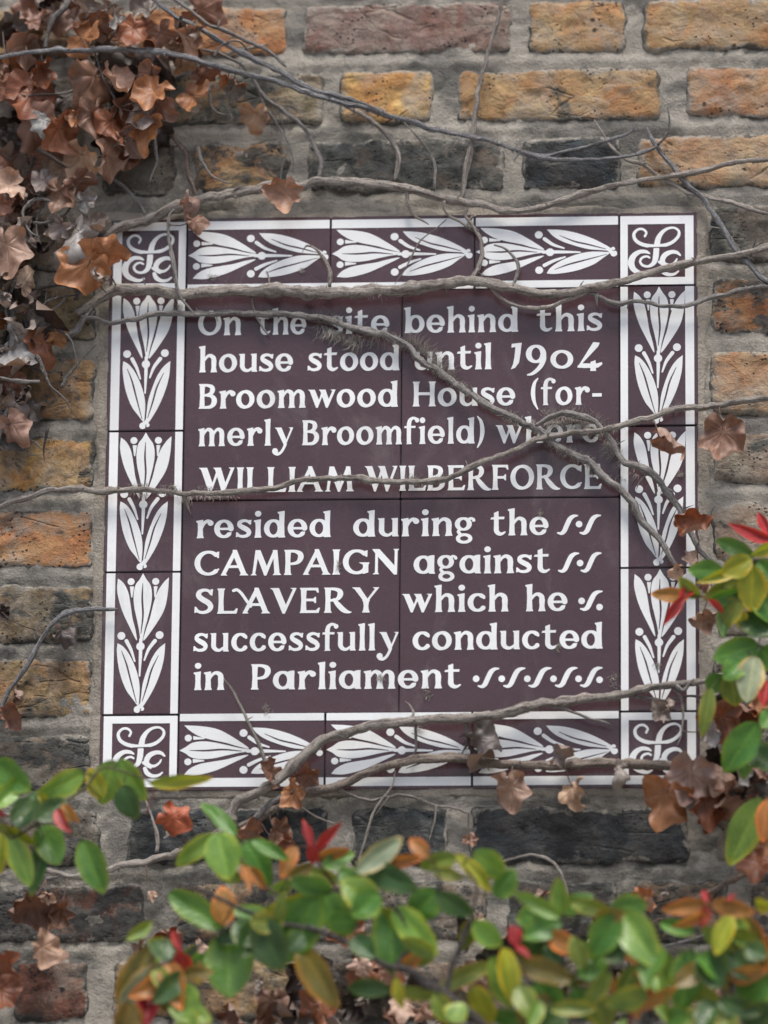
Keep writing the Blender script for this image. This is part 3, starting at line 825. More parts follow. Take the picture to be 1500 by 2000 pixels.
G = {
 'o': [E(17, 17.3, 12.8, 15.2, 9.2, 5.0, tilt=12)],
 'c': [E(16.5, 17.3, 12.6, 15.2, 9.2, 4.6, 52, 318), S((22, 31.5, 6), (26, 28.8, 5.6), (27.3, 26, 4.2)), S((24.5, 6.2, 4.2), (28, 9, 2.2))],
 'e': [E(16.5, 17.3, 12.6, 15.2, 9.2, 4.8, 0, 316, ex=1.5), PG((7, 15.3), (33, 15.3), (33.2, 19.2), (7, 19.2)), S((24, 6, 4.2), (29, 9.5, 2.2))],
 'a': [E(16, 17.3, 12.2, 15.0, 9.0, 4.6), PG((25.5, 34), (31.5, 35.2), (35.3, 35.2), (35, 20), (35.2, 4), (36.8, 0), (26.4, 0), (26.6, 16))],
 'd': [E(16, 17.3, 12.2, 15.0, 9.0, 4.6), stem(30.8, 50)],
 'b': [E(20, 17.3, 12.2, 15.0, 9.0, 4.6), stem(5.5, 50)],
 'i': [stem(5.5, 34), D(5.3, 46, 5.4)],
 'l': [stem(5.5, 51)],
 'n': [stem(5.5, 34), arch(8, 27.5), stem(27.5, 22, wedge=False)],
 'h': [stem(5.5, 51), arch(8, 27.5), stem(27.5, 22, wedge=False)],
 'm': [stem(5.5, 34), arch(8, 25.5), stem(25.5, 22, wedge=False), arch(28, 45.5), stem(45.5, 22, wedge=False)],
 'u': [PG((-1, 34.6), (9.8, 35), (9.6, 12), (1.2, 12), (1.2, 31.5)), S((5.4, 16, 8.6), (5.8, 9, 8.4), (10, 3.6, 6.6), (17, 2.2, 4.8), (24, 6.5, 4.0)), PG((22, 34.6), (33, 35.2), (32.8, 18), (33, 4), (34.6, 0), (24, 0), (24.4, 18), (24.2, 31.5))],
 'r': [stem(5.5, 34), S((8, 20, 4.4), (12, 28.5, 5.4), (18, 32.4, 6.0), (23, 31, 7)), D(23.6, 28.6, 5.0)],
 't': [PG((5.2, 31), (5, 43), (12.8, 46.5), (13, 35.4), (24, 35.6), (23, 31.2), (13, 31.2), (13.4, 12), (5, 12)), PG((-1.5, 31), (6, 31), (6, 35), (0, 34.2)), S((9.1, 15, 8.4), (9.6, 8, 8.4), (13.5, 3.4, 7), (19, 2.6, 5), (25, 6, 2.4))],
 'f': [PG((5.2, 0), (4.8, 40), (13.2, 40), (12.8, 14), (13, 4), (15, 0), (3, -.3)), S((9, 38, 8.4), (11, 46, 7.0), (17, 50.4, 4.8), (23, 49.5, 4.6)), D(25.6, 46.3, 4.2), PG((-.5, 31.2), (22, 31.2), (22.6, 35), (.5, 34.6))],
 's': [S((25.5, 28, 4.2), (21, 31.8, 4.6), (14, 32.8, 5.0), (7.6, 29.6, 6.6), (7.2, 24, 7.6), (13, 19.6, 8.8), (20, 15.6, 8.8), (24, 10.4, 7.6), (21.6, 4.6, 6.0), (14, 2.3, 5.0), (7, 3.6, 4.6), (2.8, 8, 3.6)), PG((24, 33.5), (28, 34), (26.6, 25), (24.4, 26)), PG((1.5, 10.5), (4, 9.5), (5.5, 2.5), (1, 1))],
 'w': [PG((-2, 34.4), (10.5, 34.4), (19.5, 12), (15, -.6), (13.6, -.6), (1.5, 31.5)), PG((14.2, -.6), (16.4, -.6), (27.5, 29), (25.5, 34.4), (24, 30)), PG((19, 34.4), (31, 34.4), (38.5, 12), (34, -.6), (32.4, -.6), (21.5, 31.5)), PG((33, -.6), (35.6, -.6), (50, 34.4), (41, 34.4), (44.6, 32.5), (34.5, 8))],
 'y': [PG((-2, 34.4), (11, 34.4), (22.5, 8), (17, -.5), (1.5, 31.5)), PG((17, -1), (21.5, 4), (34.5, 34.4), (26, 34.4), (30, 32.5)), S((19.6, 2.5, 5), (16, -6, 4.6), (11.0, -13.5, 4.6), (4.5, -17.2, 5.4), (-1, -15.5, 6.2)), D(-1.2, -11.4, 5.6)],
 'g': [E(15.5, 22.5, 10.3, 10.6, 8.0, 4.0), S((23, 29.5, 4), (28, 33.2, 4.4), (33, 31.6, 4.2)), D(33.2, 29.4, 2.6), S((11, 12.8, 4), (7, 8, 4.6), (9.5, 3.6, 5.4)), E(17, -5.6, 10.6, 7.3, 6.4, 4.6)],
 '(': [S((14, 52, 2), (7, 42, 6), (4.2, 24, 8.4), (7, 6, 6), (14, -8, 2))],
 ')': [S((2, 52, 2), (9, 42, 6), (11.8, 24, 8.4), (9, 6, 6), (2, -8, 2))],
 '-': [PG((0, 15.5), (19, 15.5), (19, 21.5), (0, 21.5))],
 '1': [PG((3, 48.5), (19.5, 50.5), (17.4, 30), (15, 12), (8.5, 2), (1.5, -1), (5.2, 8), (7.6, 22), (9.6, 43), (2.4, 41.5))],
 '9': [E(18, 28.5, 12.5, 15.2, 9.2, 4.8), S((31, 30, 8.4), (30.5, 16, 8.4), (24.5, 2, 7.0), (13, -9.5, 5.4), (4, -12.5, 2.4))],
 '0': [E(19.5, 17.3, 15, 15.6, 8.6, 4.8)],
 '4': [PG((28, 50), (38.5, 49), (36, 42), (8, 8), (1.5, 4.5), (1, 1)), PG((1, 1), (12, 0), (36, .5), (43, 6.5), (42.6, 10.6), (34, 8.2), (6, 8.6)), PG((23, -6), (32.4, -6), (31.6, 14.5), (23.6, 11.5))],
 'O': [E(23, 23.8, 18.3, 21.2, 9.4, 5.0, tilt=10)],
 'H': [cstem(6.5), cstem(36.5), PG((8, 22), (35, 22), (35, 27), (8, 27))],
 'B': [cstem(6.5), S((7, 45.8, 4.4), (17, 45.4, 5), (24.6, 42, 7.6), (26, 36, 8.8), (23, 29.5, 6.6), (15, 26.4, 4.4), (7, 26, 4.2)), S((15, 26.2, 4.4), (24, 24.4, 6.2), (29.4, 18.5, 9), (29, 10, 9), (23, 3.6, 6.2), (14, 2.2, 4.8), (7, 2.2, 4.4))],
 'W': [PG((-3, 48), (11.5, 48), (22.5, 16), (18, -1), (16, -1), (1, 44.5)), PG((16.6, -1), (19, -1), (33, 40), (31, 48), (29, 42)), PG((23, 48), (36.5, 48), (46, 15), (41.5, -1), (39.5, -1), (26.5, 44.5)), PG((40, -1), (42.8, -1), (61, 48), (51, 48), (55, 45.5), (42, 9))],
 'I': [cstem(6.5)],
 'L': [cstem(6.5), PG((6, 0), (33, 0), (35, 9.5), (32.4, 9.5), (29, 4.6), (6, 4.6))],
 'A': [PG((-2, 0), (9, 0), (6, 2.4), (22.5, 40), (21.5, 49), (18.6, 46)), PG((18, 49), (24.5, 49), (41, 4), (45, 0), (30, 0), (32.5, 3), (18, 41)), PG((9, 14.5), (30, 14.5), (30, 19), (10, 19))],
 'M': [PG((-1, 0), (9, 0), (6.4, 2.6), (11.4, 40), (12, 48), (7, 48), (2.2, 2.6)), PG((7, 48), (15, 48), (28, 12), (24.5, -.8), (22.5, -.8), (9, 38)), PG((22.8, -.8), (25.6, -.8), (43, 48), (38, 48), (24.4, 11)), PG((36.6, 48), (44, 48), (48, 4), (51, 0), (37, 0), (39.8, 3.6), (37.6, 38))],
 'E': [cstem(6.5), PG((6, 43.6), (27, 43.6), (30, 39), (32, 39), (31, 48), (6, 48)), PG((6, 22.6), (23, 22.6), (26, 19), (27.4, 19), (27.4, 30.6), (26, 30.6), (23, 27), (6, 27)), PG((6, 0), (32, 0), (34.4, 9.5), (32, 9.5), (28, 4.6), (6, 4.6))],
 'R': [cstem(6.5), S((7, 45.8, 4.4), (18, 45.4, 5), (26.4, 41.4, 8), (27.4, 34, 8.8), (23, 26.6, 6), (15, 24, 4.4), (7, 24, 4.2)), S((17, 25, 5), (25, 14, 8.6), (34, 4.4, 8.2), (42, .8, 4.0), (46, 1, 1.6))],
 'F': [cstem(6.5), PG((6, 43.6), (27, 43.6), (30, 39), (32, 39), (31, 48), (6, 48)), PG((6, 21.6), (23, 21.6), (26, 18), (27.4, 18), (27.4, 29.6), (26, 29.6), (23, 26), (6, 26))],
 'C': [E(24, 24, 19, 21.3, 9.2, 4.8, 48, 312), S((35, 42, 5), (38.5, 39.5, 5), (40, 36, 3)), PG((38.5, 45), (42, 46), (41.6, 33.5), (39.2, 34.5)), S((36.5, 8, 4.6), (41.5, 12, 2.2))],
 'P': [cstem(6.5), S((7, 45.8, 4.4), (18, 45.4, 5), (27, 41, 8), (28.4, 33, 9), (24, 24.6, 6.4), (15, 21.4, 4.4), (7, 21.6, 4.2))],
 'G': [E(24, 24, 19, 21.3, 9.2, 4.8, 48, 318), S((35, 42, 5), (38.5, 39.5, 5), (40, 36, 3)), PG((38.5, 45), (42, 46), (41.6, 33.5), (39.2, 34.5)), PG((28, 22.6), (45.5, 22.6), (43.6, 18), (43.6, 3.5), (35, .6), (35, 18.6))],
 'N': [PG((-2, 0), (8.5, 0), (6.4, 3), (6.4, 42), (2.4, 44), (2, 3)), PG((-3, 48), (9, 48), (38, 12), (38, -1), (34.5, -1), (3, 39)), PG((33.6, 48), (42.6, 48), (40, 45), (39.2, -1), (35.2, 4), (35.6, 45))],
 'S': [S((29, 38, 4.4), (24.5, 43.8, 4.8), (16.5, 45.6, 5.2), (8.8, 41.6, 7.4), (8, 34, 8.8), (15, 27, 9.4), (23.6, 21.4, 9.4), (28.4, 14, 8.4), (25.2, 6, 6.6), (16, 2.3, 5.2), (7.6, 4.2, 4.8), (3, 10.4, 3.6)), PG((28, 46.5), (32, 47), (30.6, 34.6), (28.4, 36)), PG((1.6, 13.5), (4.2, 12.5), (5.6, 3.4), (1, 1.6))],
 'V': [PG((-3, 48), (11.6, 48), (24.5, 13), (20.5, -1), (18.6, -1), (1.5, 44.5)), PG((19, -1), (22, -1), (41.5, 48), (31.6, 48), (35.8, 45.5), (21, 8))],
 'Y': [cstem(21, 8.4, 24), PG((-3, 48), (10, 48), (24.5, 24), (23, 18), (17, 22), (1.5, 45)), PG((19.5, 20), (24.5, 22), (43, 48), (32.5, 48), (36.6, 45.6))],
 '@': [S((-18, 44, 5), (-12, 45.5, 5), (-4, 38, 4.6), (6, 22, 4.4), (12, 13, 3.6)), PG((-2, 0), (8, 0), (5.5, 2.4), (22.5, 38), (22.5, 49), (18.6, 46)), PG((18, 49), (24.5, 49), (41, 4), (45, 0), (30, 0), (32.5, 3), (18, 41)), PG((9, 14.5), (30, 14.5), (30, 19), (10, 19))],
 '~': [S((1, 3.6, 2.2), (8, 2.4, 5.6), (14, 7, 8.2), (19, 18, 8.8), (25, 30, 8.4), (32, 35.4, 5.8), (40, 36.6, 2.0))],
 '.': [D(6, 6, 6)],
}
U = 0.000546
GM = {}
def glyph(ch):
    if ch not in GM:
        loops, bb = shape_loops(G[ch], 0.7, 0.32)
        if ch == '@': bb = (-8, bb[1])
        me = raised('letter', loops, lambda x, y: ((x) * U, y * U * 1.015))
        GM[ch] = (me, bb)
    return GM[ch]

def put_letter(ch, x, z, sx, ww):
    me, bb = glyph(ch)
    mid = x + (bb[0] + bb[1]) / 2 * U * sx
    t = CENT[(0 if mid < 0 else 1, 0 if z < 0 else 1)]
    glaze_part(t, 'ornament' if ch in '~.' else 'letter', me, x, z, sx)

KERN = {'LL': -2, 'LI': -1, 'IA': -2, 'L@': -5, '@V': -8, 'VE': -1, 'RY': -7, 'RF': -3, 'RC': -4, 'ER': 0, 'fu': -7, 'fi': -5, 'fo': -5, 'AI': -2, 'PA': -6, 'CA': -2, 'AM': -1, 'wo': -2, 'ho': 0, 'ro': -1, 'BE': 1, 'LB': -2, 'ly': -2, 'ro': -3, 're': -3, 'ri': -1, 'rl': -1}
def word(txt, px0, px1, py, zline):
    xa, xb = P(px0, py).x, P(px1, py).x
    tw = (xb - xa) / U
    bbs = [glyph(c)[1] for c in txt]
    nat = sum(b - a for a, b in bbs)
    n = len(txt)
    if n == 1: gap = 0; sx = tw / nat
    else:
        want = 4.2 if not txt.isupper() else 3.6
        sx = max(0.86, min(1.12, tw / (nat + want * (n - 1))))
        gap = (tw - nat * sx) / (n - 1)
    kerns = [KERN.get(txt[i:i + 2], 0) for i in range(n - 1)] + [0]
    if n > 1: gap -= sum(kerns) / (n - 1)
    x = xa
    for c, (a, b), kr in zip(txt, bbs, kerns):
        put_letter(c, x - a * U * sx, zline, sx, 0)
        x += ((b - a) * sx + gap + kr) * U

LINES = [
 ((655, 649, 647), [('On', 387, 471), ('the', 503, 598), ('site', 642, 760), ('behind', 789, 1012), ('this', 1048, 1176)]),
 ((727, 723, 718), [('house', 388, 572), ('stood', 601, 780), ('until', 808, 960), ('1904', 998, 1176)]),
 ((798, 794, 790), [('Broomwood', 388, 777), ('House', 806, 1006), ('(for-', 1037, 1175)]),
 ((872, 867, 863), [('merly', 387, 572), ('Broomfield)', 590, 946), ('where', 968, 1172)]),
 ((962, 958, 955), [('WILLIAM', 388, 691), ('WILBERFORCE', 712, 1175)]),
 ((1052, 1047, 1043), [('resided', 383, 646), ('during', 690, 928), ('the', 958, 1071)]),
 ((1125, 1120, 1118), [('CAMPAIGN', 380, 779), ('against', 808, 1074)]),
 ((1199, 1195, 1193), [('SL@VERY', 380, 740), ('which', 785, 993), ('he', 1026, 1108)]),
 ((1273, 1269, 1267), [('successfully', 378, 778), ('conducted', 806, 1177)]),
 ((1348, 1344, 1342), [('in', 378, 438), ('Parliament', 490, 900)]),
]
ZL = []
for (a, b, c), ws in LINES:
    z = (P(388, a).z + P(780, b).z + P(1170, c).z) / 3 - ZC
    ZL.append(z)
    for w, x0, x1 in ws: word(w, x0, x1, b, z)
def swash(px0, px1, line, py):
    x = P(px0, py).x; w = (P(px1, py).x - x) / U
    sx = w / (glyph('~')[1][1] - glyph('~')[1][0])
    put_letter('~', x - glyph('~')[1][0] * U * sx, ZL[line], sx, 0)
def dot(px, py):
    p = P(px, py)
    me, bb = glyph('.')
    put_letter('.', p.x - 6 * U, p.z - ZC - 6 * U, 1, 0)
for a, b in ((1088, 1129), (1132, 1174)): swash(a, b, 5, 1043)
dot(1131, 1024)
for a, b in ((1090, 1131), (1134, 1175)): swash(a, b, 6, 1118)
dot(1133, 1100)
swash(1133, 1177, 7, 1193); dot(1136, 1174); dot(1171, 1186)
for a, b in ((933, 975), (983, 1026), (1032, 1077), (1084, 1128), (1133, 1177)): swash(a, b, 9, 1342)
for x in (930, 980, 1030, 1081, 1130): dot(x, 1326)
dot(1171, 1328)
# ------------------------------------------------------------------ ivy stems
rs = random.Random(11)

def smooth_path(pts, step):
    """pts: list of (Vector, radius); Catmull-Rom resampled about every step metres"""
    Q = [(2 * pts[0][0] - pts[1][0], pts[0][1])] + pts + [(2 * pts[-1][0] - pts[-2][0], pts[-1][1])]
    out = []
    for i in range(1, len(Q) - 2):
        (a, _), (b, rb_), (c, rc), (d, _) = Q[i - 1:i + 3]
        n = max(1, int((c - b).length / step))
        for k in range(n):
            t = k / n
            p = 0.5 * ((2 * b) + (c - a) * t + (2 * a - 5 * b + 4 * c - d) * t * t + (3 * b - a - 3 * c + d) * t ** 3)
            out.append((p, rb_ + (rc - rb_) * t))
    out.append((pts[-1][0], pts[-1][1]))
    return out

def tube_mesh(name, path, seg=9, rough=0.17, sd=0, wob=0.0, step=0.0028, taper_ends=True, spurs=False):
    R = smooth_path(path, step)
    n = len(R)
    vs = []; fs = []; uvs = []
    t0 = (R[1][0] - R[0][0]).normalized()
    nx = t0.cross(Vector((0, 1, 0.01))).normalized()
    s = 0
    pos = []
    for i, (p, r) in enumerate(R):
        t = (R[min(n - 1, i + 1)][0] - R[max(0, i - 1)][0]).normalized()
        nx = (nx - t * nx.dot(t)).normalized(); ny = t.cross(nx)
        if i: s += (R[i][0] - R[i - 1][0]).length
        w = float(fbm(s * 42 + sd * 9, sd * 3.3, 5, 3)) + .35 * float(fbm(s * 160, sd, 6, 1)); w2 = float(fbm(s * 42 + sd * 5, sd * 1.3 + 50, 8, 3))
        k = float(vnoise(s * 55 + sd * 4, sd, 12)); knot = max(0, k - 0.72) * 1.7
        q = p + nx * w * wob * r + ny * w2 * wob * r
        if taper_ends: r = r * min(1, (n - i) / 4 + 0.15)
        pos.append((q, nx.copy(), ny.copy(), t, r))
        for j in range(seg):
            a = 2 * math.pi * j / seg
            rr = r * (1 + knot + rough * 2.2 * float(fbm(math.cos(a) * 1.3 + s * 90 + sd, math.sin(a) * 1.3 + sd * 2, 3, 3)) + rough * .8 * math.sin(a * 3 + s * 40 + sd))
            vs.append(q + nx * (math.cos(a) * rr) + ny * (math.sin(a) * rr))
            uvs.append((j / seg, s * 30))
    for i in range(n - 1):
        for j in range(seg):
            k = (j + 1) % seg
            fs.append((i * seg + j, i * seg + k, (i + 1) * seg + k, (i + 1) * seg + j))
    if spurs:
        i = 6
        while i < n - 8:
            i += rs.randint(5, 22)
            if i >= n - 4: break
            q, ax, ay, t, r = pos[i]
            if r < 0.001: continue
            an = rs.uniform(0, 2 * math.pi); d = ax * math.cos(an) + ay * math.sin(an)
            d = (d + t * rs.uniform(-.8, .8)).normalized()
            ln = rs.uniform(.0015, .0060) if rs.random() < .8 else rs.uniform(.006, .012); r0 = min(r * .5, rs.uniform(.0006, .0014))
            e1 = d.orthogonal().normalized(); e2 = d.cross(e1); k0 = len(vs)
            kink = e1 * rs.uniform(-.4, .4) * ln
            for c, rr in ((q + d * r * .4, r0), (q + d * (r + ln * .5) + kink * .3, r0 * .7), (q + d * (r + ln) + kink, r0 * .35)):
                for j in range(4):
                    a = j * math.pi / 2
                    vs.append(c + e1 * math.cos(a) * rr + e2 * math.sin(a) * rr); uvs.append((j / 4, i * .1))
            for m_ in range(2):
                for j in range(4):
                    j2 = (j + 1) % 4
                    fs.append((k0 + m_ * 4 + j, k0 + m_ * 4 + j2, k0 + m_ * 4 + 4 + j2, k0 + m_ * 4 + 4 + j))
            fs.append(tuple(k0 + 8 + j for j in range(4)))
    fs.append(tuple(range(seg - 1, -1, -1))); fs.append(tuple((n - 1) * seg + j for j in range(seg)))
    me = mesh(name, vs, fs)
    uv = me.uv_layers.new(name='bark')
    for li, lp in enumerate(me.loops): uv.data[li].uv = uvs[lp.vertex_index]
    return me, pos

def px_path(pts, depth, dia, hug=0.0):
    """pts [(px, py[, depth mm])] -> [(world point, radius)] with diameters (px) interpolated"""
    n = len(pts); out = []
    for i, p in enumerate(pts):
        f = i / max(1, n - 1)
        if isinstance(dia, (int, float)): d = dia
        else:
            g = f * (len(dia) - 1); k = min(len(dia) - 2, int(g)); d = dia[k] + (dia[k + 1] - dia[k]) * (g - k)
        if len(p) > 2: dm = p[2]
        elif isinstance(depth, (int, float)): dm = depth
        else:
            g = f * (len(depth) - 1); k = min(len(depth) - 2, int(g)); dm = depth[k] + (depth[k + 1] - depth[k]) * (g - k)
        r_ = d * MMPX / 2
        if hug: dm = max(r_ * 1000 + 0.8, dm * hug)
        out.append((P(p[0], p[1], dm / 1000), r_))
    return out

def hair_mesh(name, pos, ranges, dens, ln, rad=0.00022, bias=None):
    """little root hairs standing off a stem between fractions of its length"""
    vs = []; fs = []
    n = len(pos)
    for a, b in ranges:
        for i in range(int(a * n), min(n - 1, int(b * n))):
            clump = float(vnoise(i * 0.16 + a * 40, 3.0, 21))
            m = int(dens * max(0, clump - 0.42) * 7 + rs.random())
            for _ in range(m):
                q, nx, ny, t, r = pos[i]
                an = rs.uniform(0, 2 * math.pi)
                d = (nx * math.cos(an) + ny * math.sin(an))
                if bias is not None: d = (d + bias * 0.9)
                d.y = d.y * 0.5
                d = (d + t * rs.uniform(-.5, .5)).normalized()
                q0 = q + t * rs.uniform(-.002, .002) + d * r * 0.7
                L_ = ln * rs.uniform(.4, 1.15)
                bend = Vector((rs.uniform(-.4, .4), rs.uniform(-.2, .2), rs.uniform(-.5, .2)))
                s = d.orthogonal().normalized(); s2 = d.cross(s)
                o = len(vs)
                q1 = q0 + d * L_ * .55; q2 = q0 + (d + bend).normalized() * L_
                for c, rr in ((q0, rad), (q1, rad * .8)):
                    for k in range(3):
                        aa = k * 2.094
                        vs.append(c + s * math.cos(aa) * rr + s2 * math.sin(aa) * rr)
                vs.append(q2)
                for k in range(3):
                    k2 = (k + 1) % 3
                    fs.append((o + k, o + k2, o + 3 + k2, o + 3 + k)); fs.append((o + 3 + k, o + 3 + k2, o + 6))
    return mesh(name, vs, fs, False) if vs else None

GREY = (0.27, 0.26, 0.25); TAN_ = (0.33, 0.30, 0.27); DARKB = (0.12, 0.11, 0.105); BLUEG = (0.215, 0.22, 0.235); PALE = (0.42, 0.385, 0.35)
STEMS = {}
HUG = 0.66
def tufts(root, L_, col=None):
    """clumps of aerial roots: (px, py, direction in degrees, length px, count, spread px)"""
    vs = []; fs = []
    for cx, cy, dg, ln, cnt, spr in L_:
        for _ in range(int(cnt * .75)):
            a = math.radians(dg + rs.gauss(0, 30)); q = rs.gauss(0, spr * .5)
            sx = cx + q * abs(math.sin(math.radians(dg))) + rs.gauss(0, 2); sy = cy + q * abs(math.cos(math.radians(dg))) * .8 + rs.gauss(0, 2)
            l = ln * rs.uniform(.35, 1.1)
            p0 = P(sx, sy, rs.uniform(.002, .006)); p2 = P(sx + math.cos(a) * l, sy - math.sin(a) * l, rs.uniform(.0008, .012))
            p1 = P(sx + math.cos(a + .3) * l * .55, sy - math.sin(a + .3) * l * .55, rs.uniform(.003, .009))
            d = (p2 - p0).normalized(); s = d.orthogonal().normalized(); s2 = d.cross(s); o = len(vs)
            for c, rr in ((p0, .0002), (p1, .00015)):
                for k in range(3): vs.append(c + s * math.cos(k * 2.094) * rr + s2 * math.sin(k * 2.094) * rr)
            vs.append(p2)
            for k in range(3):
                k2 = (k + 1) % 3; fs.append((o + k, o + k2, o + 3 + k2, o + 3 + k)); fs.append((o + 3 + k, o + 3 + k2, o + 6))
    tag(place('aerial_rootlets', mesh('aerial_rootlets', vs, fs, False), M_HAIR, root), kind='stuff')

def ivy(key, label, pts, depth, dia, col=GREY, shoots=(), hair=None, group='dead ivy stems trained across the wall', wob=0.5, hl=0.009, hd=3):
    path = px_path(pts, depth, dia, HUG)
    root = empty('ivy_stem', path[0][0])
    WORLD[root.name] = path[0][0].copy()
    tag(root, label, 'ivy stem', group)
    me, pos = tube_mesh('main_stem', path, sd=len(STEMS) * 7 + 1, wob=wob * (1.5 if path[len(path) // 2][1] < .0045 else .7), spurs=True)
    place('main_stem', me, M_BARK, root, col)
    allpos = list(pos)
    if hair:
        hm = hair_mesh('aerial_rootlets', pos, hair, hd, hl)
        if hm: tag(place('aerial_rootlets', hm, M_HAIR, root), kind='stuff')
    for i, sh in enumerate(shoots):
        sp, sdp, sdi = sh[:3]; sc = sh[3] if len(sh) > 3 else col
        me, ps = tube_mesh('side_shoot', px_path(sp, sdp, sdi, HUG), seg=7, sd=len(STEMS) * 7 + 20 + i, wob=wob * 1.6, spurs=True)
        place('side_shoot', me, M_BARK, root, sc)
        allpos += ps
        if len(sh) > 4:
            hm = hair_mesh('aerial_rootlets', ps, sh[4], hd, hl)
            if hm: tag(place('aerial_rootlets', hm, M_HAIR, root), kind='stuff')
    STEMS[key] = (root, allpos)
    return root

ivy('top', "thick knobbly grey ivy stem along the top edge of the plaque with upright shoots",
    [(186, 500), (195, 478), (215, 455), (240, 440), (290, 427), (340, 406), (390, 392), (440, 381), (490, 370), (540, 362), (590, 363), (620, 355),
     (680, 357), (740, 361), (800, 369), (850, 383), (900, 395), (950, 402), (990, 413), (1050, 407), (1100, 391), (1150, 374), (1200, 362),
     (1250, 353), (1300, 345), (1350, 338), (1400, 325), (1450, 314), (1510, 311)], 17, [20, 21, 19, 17, 17, 17, 15, 12, 10, 10, 9],
    TAN_, [
     ([(982, -20), (972, 40), (962, 75), (950, 110), (938, 160), (932, 200), (922, 260), (915, 310), (908, 350), (900, 392)], [25, 22, 20, 20, 16], [7, 8, 10, 11], TAN_),
     ([(490, 145), (505, 175), (530, 200), (560, 222), (590, 245), (607, 272), (622, 305), (627, 330), (620, 358)], [12, 16, 17], [5, 7, 9, 10], GREY),
     ([(505, 175), (515, 205), (535, 232), (552, 262), (565, 285), (558, 305), (550, 330), (548, 358)], [12, 15, 12], [6, 5, 3, 2.5], GREY),
     ([(540, 215), (552, 240), (556, 268)], [12, 10], [4, 2], GREY),
     ([(565, 285), (572, 310), (572, 340)], [12, 10], [3, 2], GREY),
     ([(315, 240), (335, 262), (352, 284), (363, 302), (366, 330), (376, 355), (383, 390)], [10, 14, 17], [7, 9, 9, 8], (0.21, 0.16, 0.13)),
     ([(672, 208), (700, 222), (730, 240), (760, 268), (776, 295), (779, 325), (772, 354)], [14, 16, 17], [8, 9, 9, 9], TAN_, [(0, .4)]),
     ([(788, 238), (806, 258), (822, 276), (838, 295), (850, 320), (851, 345), (847, 374)], [14, 15, 16], [3, 4, 5, 6], GREY),
     ([(172, 338), (205, 342), (235, 358), (258, 380), (276, 402), (287, 424)], [14, 16], [5, 6, 7, 8], GREY),
     ([(464, 385), (455, 378), (460, 368), (478, 362), (490, 360)], [20, 26], [5, 3], TAN_),
     ([(797, 372), (797, 385), (800, 405), (812, 422), (838, 438)], [18, 13], [9, 6, 4], TAN_),
     ([(868, 392), (868, 408), (878, 423), (900, 435), (925, 452)], [20, 14], [7, 6, 5], TAN_),
     ([(912, 405), (908, 420), (920, 438), (936, 462), (942, 490), (940, 510), (928, 535), (918, 552)], [18, 14, 22], [5, 7, 9, 10], TAN_),
     ([(925, 420), (915, 440), (935, 452)], [18, 15], [5, 6], TAN_),
     ([(872, 428), (850, 448), (822, 470), (805, 500), (788, 530), (770, 556)], [16, 8], [2.5, 3, 2], GREY),
     ([(340, 408), (330, 425), (329, 455), (334, 490), (342, 530), (346, 570), (362, 592), (382, 617)], [24, 28, 38, 30], [6, 7, 7, 3], GREY),
     ([(950, 402), (968, 412), (980, 420)], [20, 22], [6, 3], TAN_),
    ])

ivy('mid', 'thickest grey ivy stem crossing the plaque just above the first line of lettering',
    [(150, 612), (172, 600), (200, 580), (225, 567), (255, 564), (300, 568), (345, 574), (400, 572), (450, 570), (500, 566), (560, 568), (610, 572),
     (650, 574), (700, 571), (760, 568), (820, 560), (870, 553), (925, 547), (960, 553), (1000, 563), (1050, 572), (1100, 572), (1150, 564),
     (1200, 553), (1250, 540), (1300, 523), (1350, 512), (1400, 504), (1450, 497), (1510, 478)], [12, 22, 24, 24, 22, 24, 26], [16, 20, 21, 22, 23, 22, 20, 17, 14, 13, 12],
    TAN_, [
     ([(955, 552), (965, 570), (985, 588), (1010, 597), (1050, 601), (1090, 594), (1125, 580), (1152, 566)], 20, [8, 6, 7, 7], PALE),
     ([(1150, 570), (1168, 578), (1190, 588), (1210, 592), (1235, 588), (1265, 590), (1300, 597), (1340, 597), (1380, 583), (1430, 573), (1470, 562), (1510, 560)], 20, [8, 9, 8, 9, 9], GREY),
     ([(1163, 575), (1165, 590), (1168, 602)], 20, [7, 3], GREY),
     ([(1130, 565), (1135, 553), (1140, 548)], [24, 30], [6, 3], PALE),
     ([(598, 480), (610, 482), (622, 492), (635, 512), (645, 535), (641, 560)], [14, 18, 22], [4, 6, 8, 8], TAN_),
     ([(598, 480), (592, 488), (590, 495)], [14, 14], [3, 1.5], GREY),
     ([(965, 478), (985, 484), (1000, 500), (1010, 518), (1008, 540), (1000, 560)], [14, 18, 22], [3, 5, 6, 6], GREY),
     ([(492, 580), (496, 605), (508, 630), (526, 655)], [18, 12], [5, 5, 3], GREY),
     ([(520, 530), (526, 545), (524, 562)], [14, 20], [3, 5], PALE),
     ([(172, 600), (155, 640), (130, 655), (100, 645), (70, 630)], [16, 20], [14, 12, 9, 6], GREY),
     ([(150, 585), (150, 565), (130, 555), (95, 560), (70, 568)], [22, 14], [12, 8, 7, 5], DARKB),
    ], hair=[(.42, .47)])

